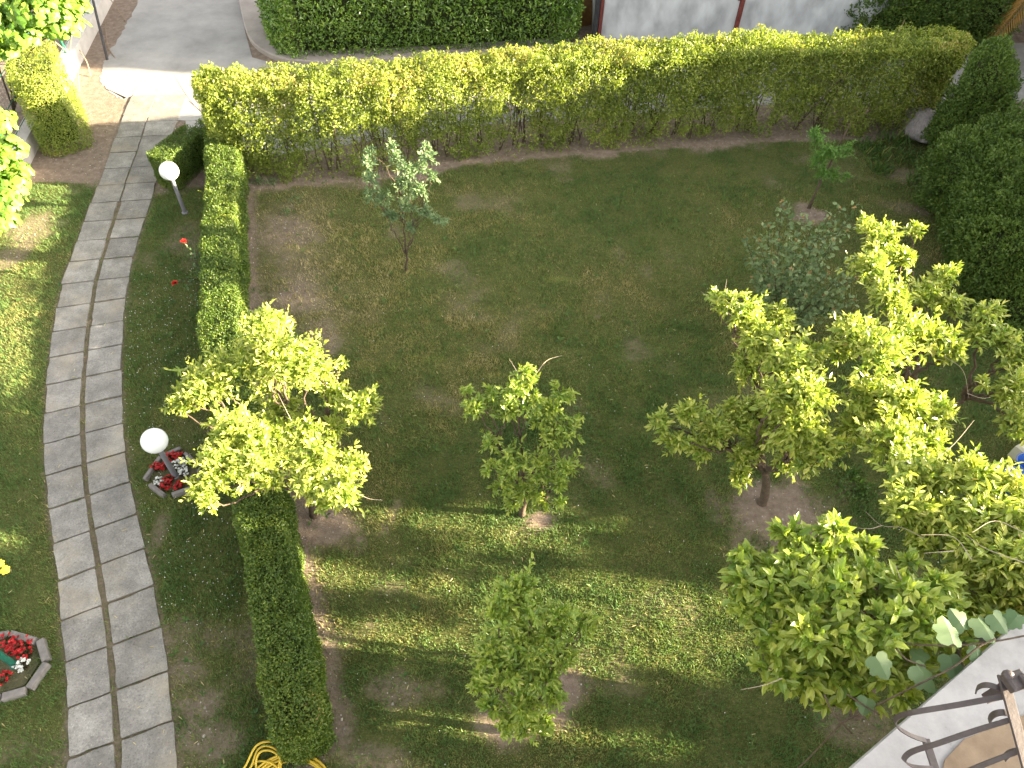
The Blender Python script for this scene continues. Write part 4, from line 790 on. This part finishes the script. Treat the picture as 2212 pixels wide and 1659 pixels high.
# earth slope and pale stone left of the garage
mb = MB(); c = G(1245, 40); sphere(mb, (c[0]-.1, c[1]+.5, -.1), 1, 16, 10, .5, (.9, 1., .6)); kind(mb.build('earth_mound', noisemat('ochre_earth', [(.3, (.10, .05, .015)), (.7, (.2, .11, .035))], 6, 1, .8, 30), smooth=True), 'structure')
mb = MB(); c = G(1222, 50, .3); box(mb, c+[0, 0, .03], (.32, .22, .14), -.6, .5, .02); o = mb.build('stone_block', M['kerb']); tag(o, 'pale broken stone lying between the laurel hedge and the garage', 'stone')

# ------------------------------------------------------------ house corner: balcony seen from above
zf = 3.3
e0, e1 = G(1840, 1659, zf), G(2212, 1335, zf); ed = nrmz((e1-e0)[:2]); e0, e1 = e0[:2]-ed*1.5, e1[:2]+ed*1.5; en = np.array([ed[1], -ed[0]])
th = thing('balcony', 'white rendered balcony slab with tan floor and belly-shaped iron railing at the house corner', 'balcony', (*(e0+e1)/2, zf))
mb = MB(); prism(mb, [e0, e1, e1+en*3.0, e0+en*3.0], zf-.22, zf); mb.build('slab', M['white'], th)
mb = MB(); prism(mb, [G(2040,1642,zf)[:2], G(2082,1597,zf)[:2], G(2189,1553,zf)[:2], G(2300,1515,zf)[:2], G(2400,1800,zf)[:2], G(2000,1800,zf)[:2]], zf+.0005, zf+.012); mb.build('floor_tiles', M['tile'], th)
def strap(name, pts, wid=.028, th_=.007, par=th, n=8):
    P = bez([G(*t) for t in pts], n); t = nrmz(np.gradient(P, axis=0)); ax = nrmz((P[-1]-P[0])*[1, 1, 0]+1e-6); sw = nrmz(np.cross(ax, [0, 0, 1.])); V = []
    for p, tt in zip(P, t):
        nn = nrmz(np.cross(tt, sw)); V += [p+sw*wid/2+nn*th_/2, p-sw*wid/2+nn*th_/2, p-sw*wid/2-nn*th_/2, p+sw*wid/2-nn*th_/2]
    m = len(P); mb = MB(); mb.add(V, [[i*4+k, i*4+(k+1) % 4, (i+1)*4+(k+1) % 4, (i+1)*4+k] for i in range(m-1) for k in range(4)]+[[0, 1, 2, 3], [m*4-1, m*4-2, m*4-3, m*4-4]]); return mb.build(name, M['iron'], par)
def cp(cx, cy): return ((2199+cx/3.325)*.7903, (1600+cy/3.325)*.7903)
def rail(name, a, b, wx=.045, hz=.012, z=None):
    A, Bq = G(*a), G(*b); A, Bq = A+(A-Bq)*.0, Bq; d_ = Bq-A; mb = MB(); mid = (A+Bq)/2; box(mb, mid, (np.linalg.norm(d_[:2]), wx, hz), math.atan2(d_[1], d_[0]), .5, .002); return mb.build(name, M['iron'], th)
zt, zb = 4.25, 3.46
rail('top_rail', (*cp(1800, 820), zt), (*cp(2120, 2000), zt), .05, .015)
rail('bottom_rail', (*cp(1100, 1395), zb), (*cp(1330, 2100), zb), .045, .012)
box_m = MB(); c = G(*cp(1900, 880), zt+.03); box(box_m, c-[0, 0, .12], (.05, .05, .25), .3, .5); box_m.build('corner_post', M['iron'], th)
fm = MB(); box(fm, c+[0, 0, .02], (.10, .085, .05), .3, .5, .01); box(fm, c+[.06, -.02, .05], (.09, .10, .04), .3, .5, .01); sphere(fm, c+[-.035, .02, .03], .03, 12, 8); fm.build('post_cap', M['iron'], th)
z1, z2, z3 = 4.24, 4.0, 3.7
strap('baluster', [(*cp(1860,1000),z1),(*cp(1400,1085),4.15),(*cp(1010,1150),z2),(*cp(870,1185),3.85),(*cp(822,1235),z3),(*cp(860,1300),3.58),(*cp(980,1370),3.5),(*cp(1110,1412),zb)])
strap('baluster', [(*cp(1910,1210),z1),(*cp(1550,1320),4.15),(*cp(1200,1440),z2),(*cp(980,1510),3.85),(*cp(905,1580),z3),(*cp(960,1635),3.58),(*cp(1050,1655),3.5),(*cp(1180,1660),zb)])
strap('baluster', [(*cp(1990,1490),z1),(*cp(1700,1600),4.15),(*cp(1400,1720),z2),(*cp(1150,1800),3.8),(*cp(1120,1860),z3),(*cp(1270,1900),zb)])
strap('scroll', [(*cp(1820,965),4.2),(*cp(1740,925),4.2),(*cp(1650,905),4.17),(*cp(1580,925),4.12),(*cp(1558,965),4.07)], .03)
strap('scroll', [(*cp(1890,1180),4.2),(*cp(1810,1155),4.2),(*cp(1740,1165),4.17),(*cp(1695,1195),4.12),(*cp(1680,1240),4.07)], .03)
strap('scroll', [(*cp(2010,1505),4.2),(*cp(1930,1505),4.2),(*cp(1860,1530),4.15),(*cp(1815,1575),4.1)], .03)
strap('baluster', [(*cp(2000,470),3.05),(*cp(1750,488),3.05),(*cp(1500,500),3.0),(*cp(1430,540),2.95),(*cp(1402,600),2.9),(*cp(1415,670),2.85),(*cp(1450,745),2.8),(*cp(1520,800),2.8)])
# grape vine by the balcony
b = G(2000, 1659, 1.); th = thing('grape_vine', 'grape vine trailing large grey-green leaves beside the iron railing', 'vine', (*G(1950, 1640, 2)[:2], 0)); lf = MB(); st = MB()
for x, y, z, L in [(2052,1362,3.45,.20),(2072,1340,3.4,.16),(2130,1358,3.4,.18),(2160,1345,3.4,.15),(2190,1340,3.4,.13),(1905,1440,3.2,.17),(2000,1462,3.2,.20),(1870,1525,3.0,.12),(2060,1440,3.2,.17),(2035,1500,3.0,.1),(2110,1410,3.3,.12),(1985,1415,3.1,.12)]:
    p = G(x, y, z)[None]; nn = nrmz(rdir(1)*.3+[0, -.1, 1.]); D = nrmz(np.cross(nn, rdir(1))); lobed(lf, p-D*L*.4, D, nn, np.array([L*.95]), R.uniform(0, 1, 1))
for q in ([(1820,1560,2.9),(1900,1520,3.0),(1980,1480,3.2),(2060,1440,3.3),(2110,1400,3.4),(2150,1380,3.4)],[(1830,1500,3.0),(1860,1520,3.0),(1900,1545,3.0)],[(1780,1500,3.0),(1800,1540,3.0),(1840,1585,2.9)],[(1950,1390,3.2),(2050,1395,3.3),(2150,1385,3.35),(2230,1370,3.4)],[(2000,1440,3.2),(1960,1425,3.2),(1935,1400,3.2)]):
    tube(st, bez([G(*t) for t in q], 6), .006, 5)
st2 = G(1820, 1560, 2.9); tube(st, bez([[st2[0], st2[1], 0], [st2[0]+.1, st2[1], 1.5], st2], 5), .005, 6)
st.build('stems', M['bark'], th, smooth=True); lf.build('foliage', M['vine'], th)
# yellow sunlit leaves hanging into the left edge
th = thing('climber_shoot', 'two bright yellow leaves of a climbing shoot poking in at the left edge', 'plant', (*G(-60, 1225, 2.2)[:2], 0)); lf = MB(); st = MB()
p0 = G(-60, 1215, 2.2); tube(st, [p0+[-.8, 0, -.1], p0, G(2, 1222, 2.2)], .003, 5); st.build('stem', M['twig'], th)
for x, y, dx in ((0, 1215, 0), (12, 1228, 1)): lobed(lf, G(x, y, 2.2)[None]-[[.03, 0, 0]], np.array([[1., -.4, 0]]), np.array([[.5, -.3, .8]]), np.array([.075]), np.array([.9]))
lf.build('leaves', M['yellowleaf'], th)

# ------------------------------------------------------------ unseen leaf belt added off to the right, shaped to shade the garden
TY = [(-4, 6.9), (1.15, 6.8), (1.3, 6.35), (2.05, 6.3), (2.35, 5.65), (3.0, 5.25), (5.1, 5.1), (6.8, 5.0), (7.2, 5.6), (10.0, 5.7), (11.5, 5.35), (11.7, 4.8), (12.9, 4.4), (13.1, 3.95), (14.33, 3.85), (14.37, 8.5), (26, 8.5)]  # top heights of the added belt, set by where shade should fall
WIN = [(2.95, 4.2, 3.5, 4.9), (2.3, 3.4, 3.08, 3.85), (2.5, 3.05, 3.3, 4.05), (2.05, 2.65, 3.5, 4.55), (1.42, 1.74, 3.3, 4.5), (.85, 1.0, 3.4, 4.2)]  # holes cut in the added belt to throw sun patches on the lawn
def belt(label, y0, y1, x0=14.2):
    th = thing('shade_screen', label, 'tree', (x0, (y0+y1)/2, 0), 'unseen leaf screens added to shade the garden'); lf = MB(); n = int((y1-y0)*8.8*760)
    pos = np.column_stack([x0+R.uniform(-.15, .5, n), R.uniform(y0, y1, n), R.uniform(.2, 8.8, n)]); yz = pos[:, 1:]; yy = pos[:, 1:2]*[1, 0]
    T = np.interp(pos[:, 1], [a for a, b in TY], [b for a, b in TY]); T = T + np.where(pos[:, 1] > 10.4, .25, .9)*(fbm(yy, 1.3, 60)-.5) + .4*(fbm(yy, 4, 61)-.5); k = pos[:, 2] < T
    for (wy0, wy1, wz0, wz1) in WIN:
        wob = .35*(fbm(yz, 1.9, 70)-.5); thin = wy1-wy0 < .5; k &= ~((yz[:, 0] > wy0+wob*(not thin)) & (yz[:, 0] < wy1+wob*(not thin)) & (yz[:, 1] > wz0+wob) & (yz[:, 1] < wz1+wob) & (fbm(yz*[1.6, .8], 1.8, 77)+R.normal(0, .05, n) > .24))
    pos = pos[k]; n = len(pos); leaves(lf, pos, rdir(n), rdir(n)+[1., 0, 0], .21*R.uniform(.7, 1.2, n), .6, fine=False, rnd=R.uniform(0, 1, n)); lf.build('crown', M['dark'], th)
    st = MB(); tube(st, [(x0+.4, (y0+y1)/2, 0), (x0+.4, (y0+y1)/2, 3)], [.16, .08], 8); st.build('trunk', M['bark'], th)
belt('dense unseen leaf screen added off to the right to shade the house side', -3, 2.0)
belt('gappy unseen leaf screen added off to the right to dapple the near lawn', 2.0, 4.7)
belt('unseen leaf screen added off to the right to shade the ground by the lemon trees', 4.7, 10)
belt('unseen leaf screen added off to the right to shade the quince bush side', 10, 11.6)
belt('low unseen leaf screen added off to the right that lets sun reach the lane', 11.6, 14.35)
belt('tall unseen leaf screen added off to the right to shade the far side of the lane', 14.35, 24, 14.3)
print('faces', sum(len(o.data.polygons) for o in bpy.data.objects if o.type == 'MESH'))
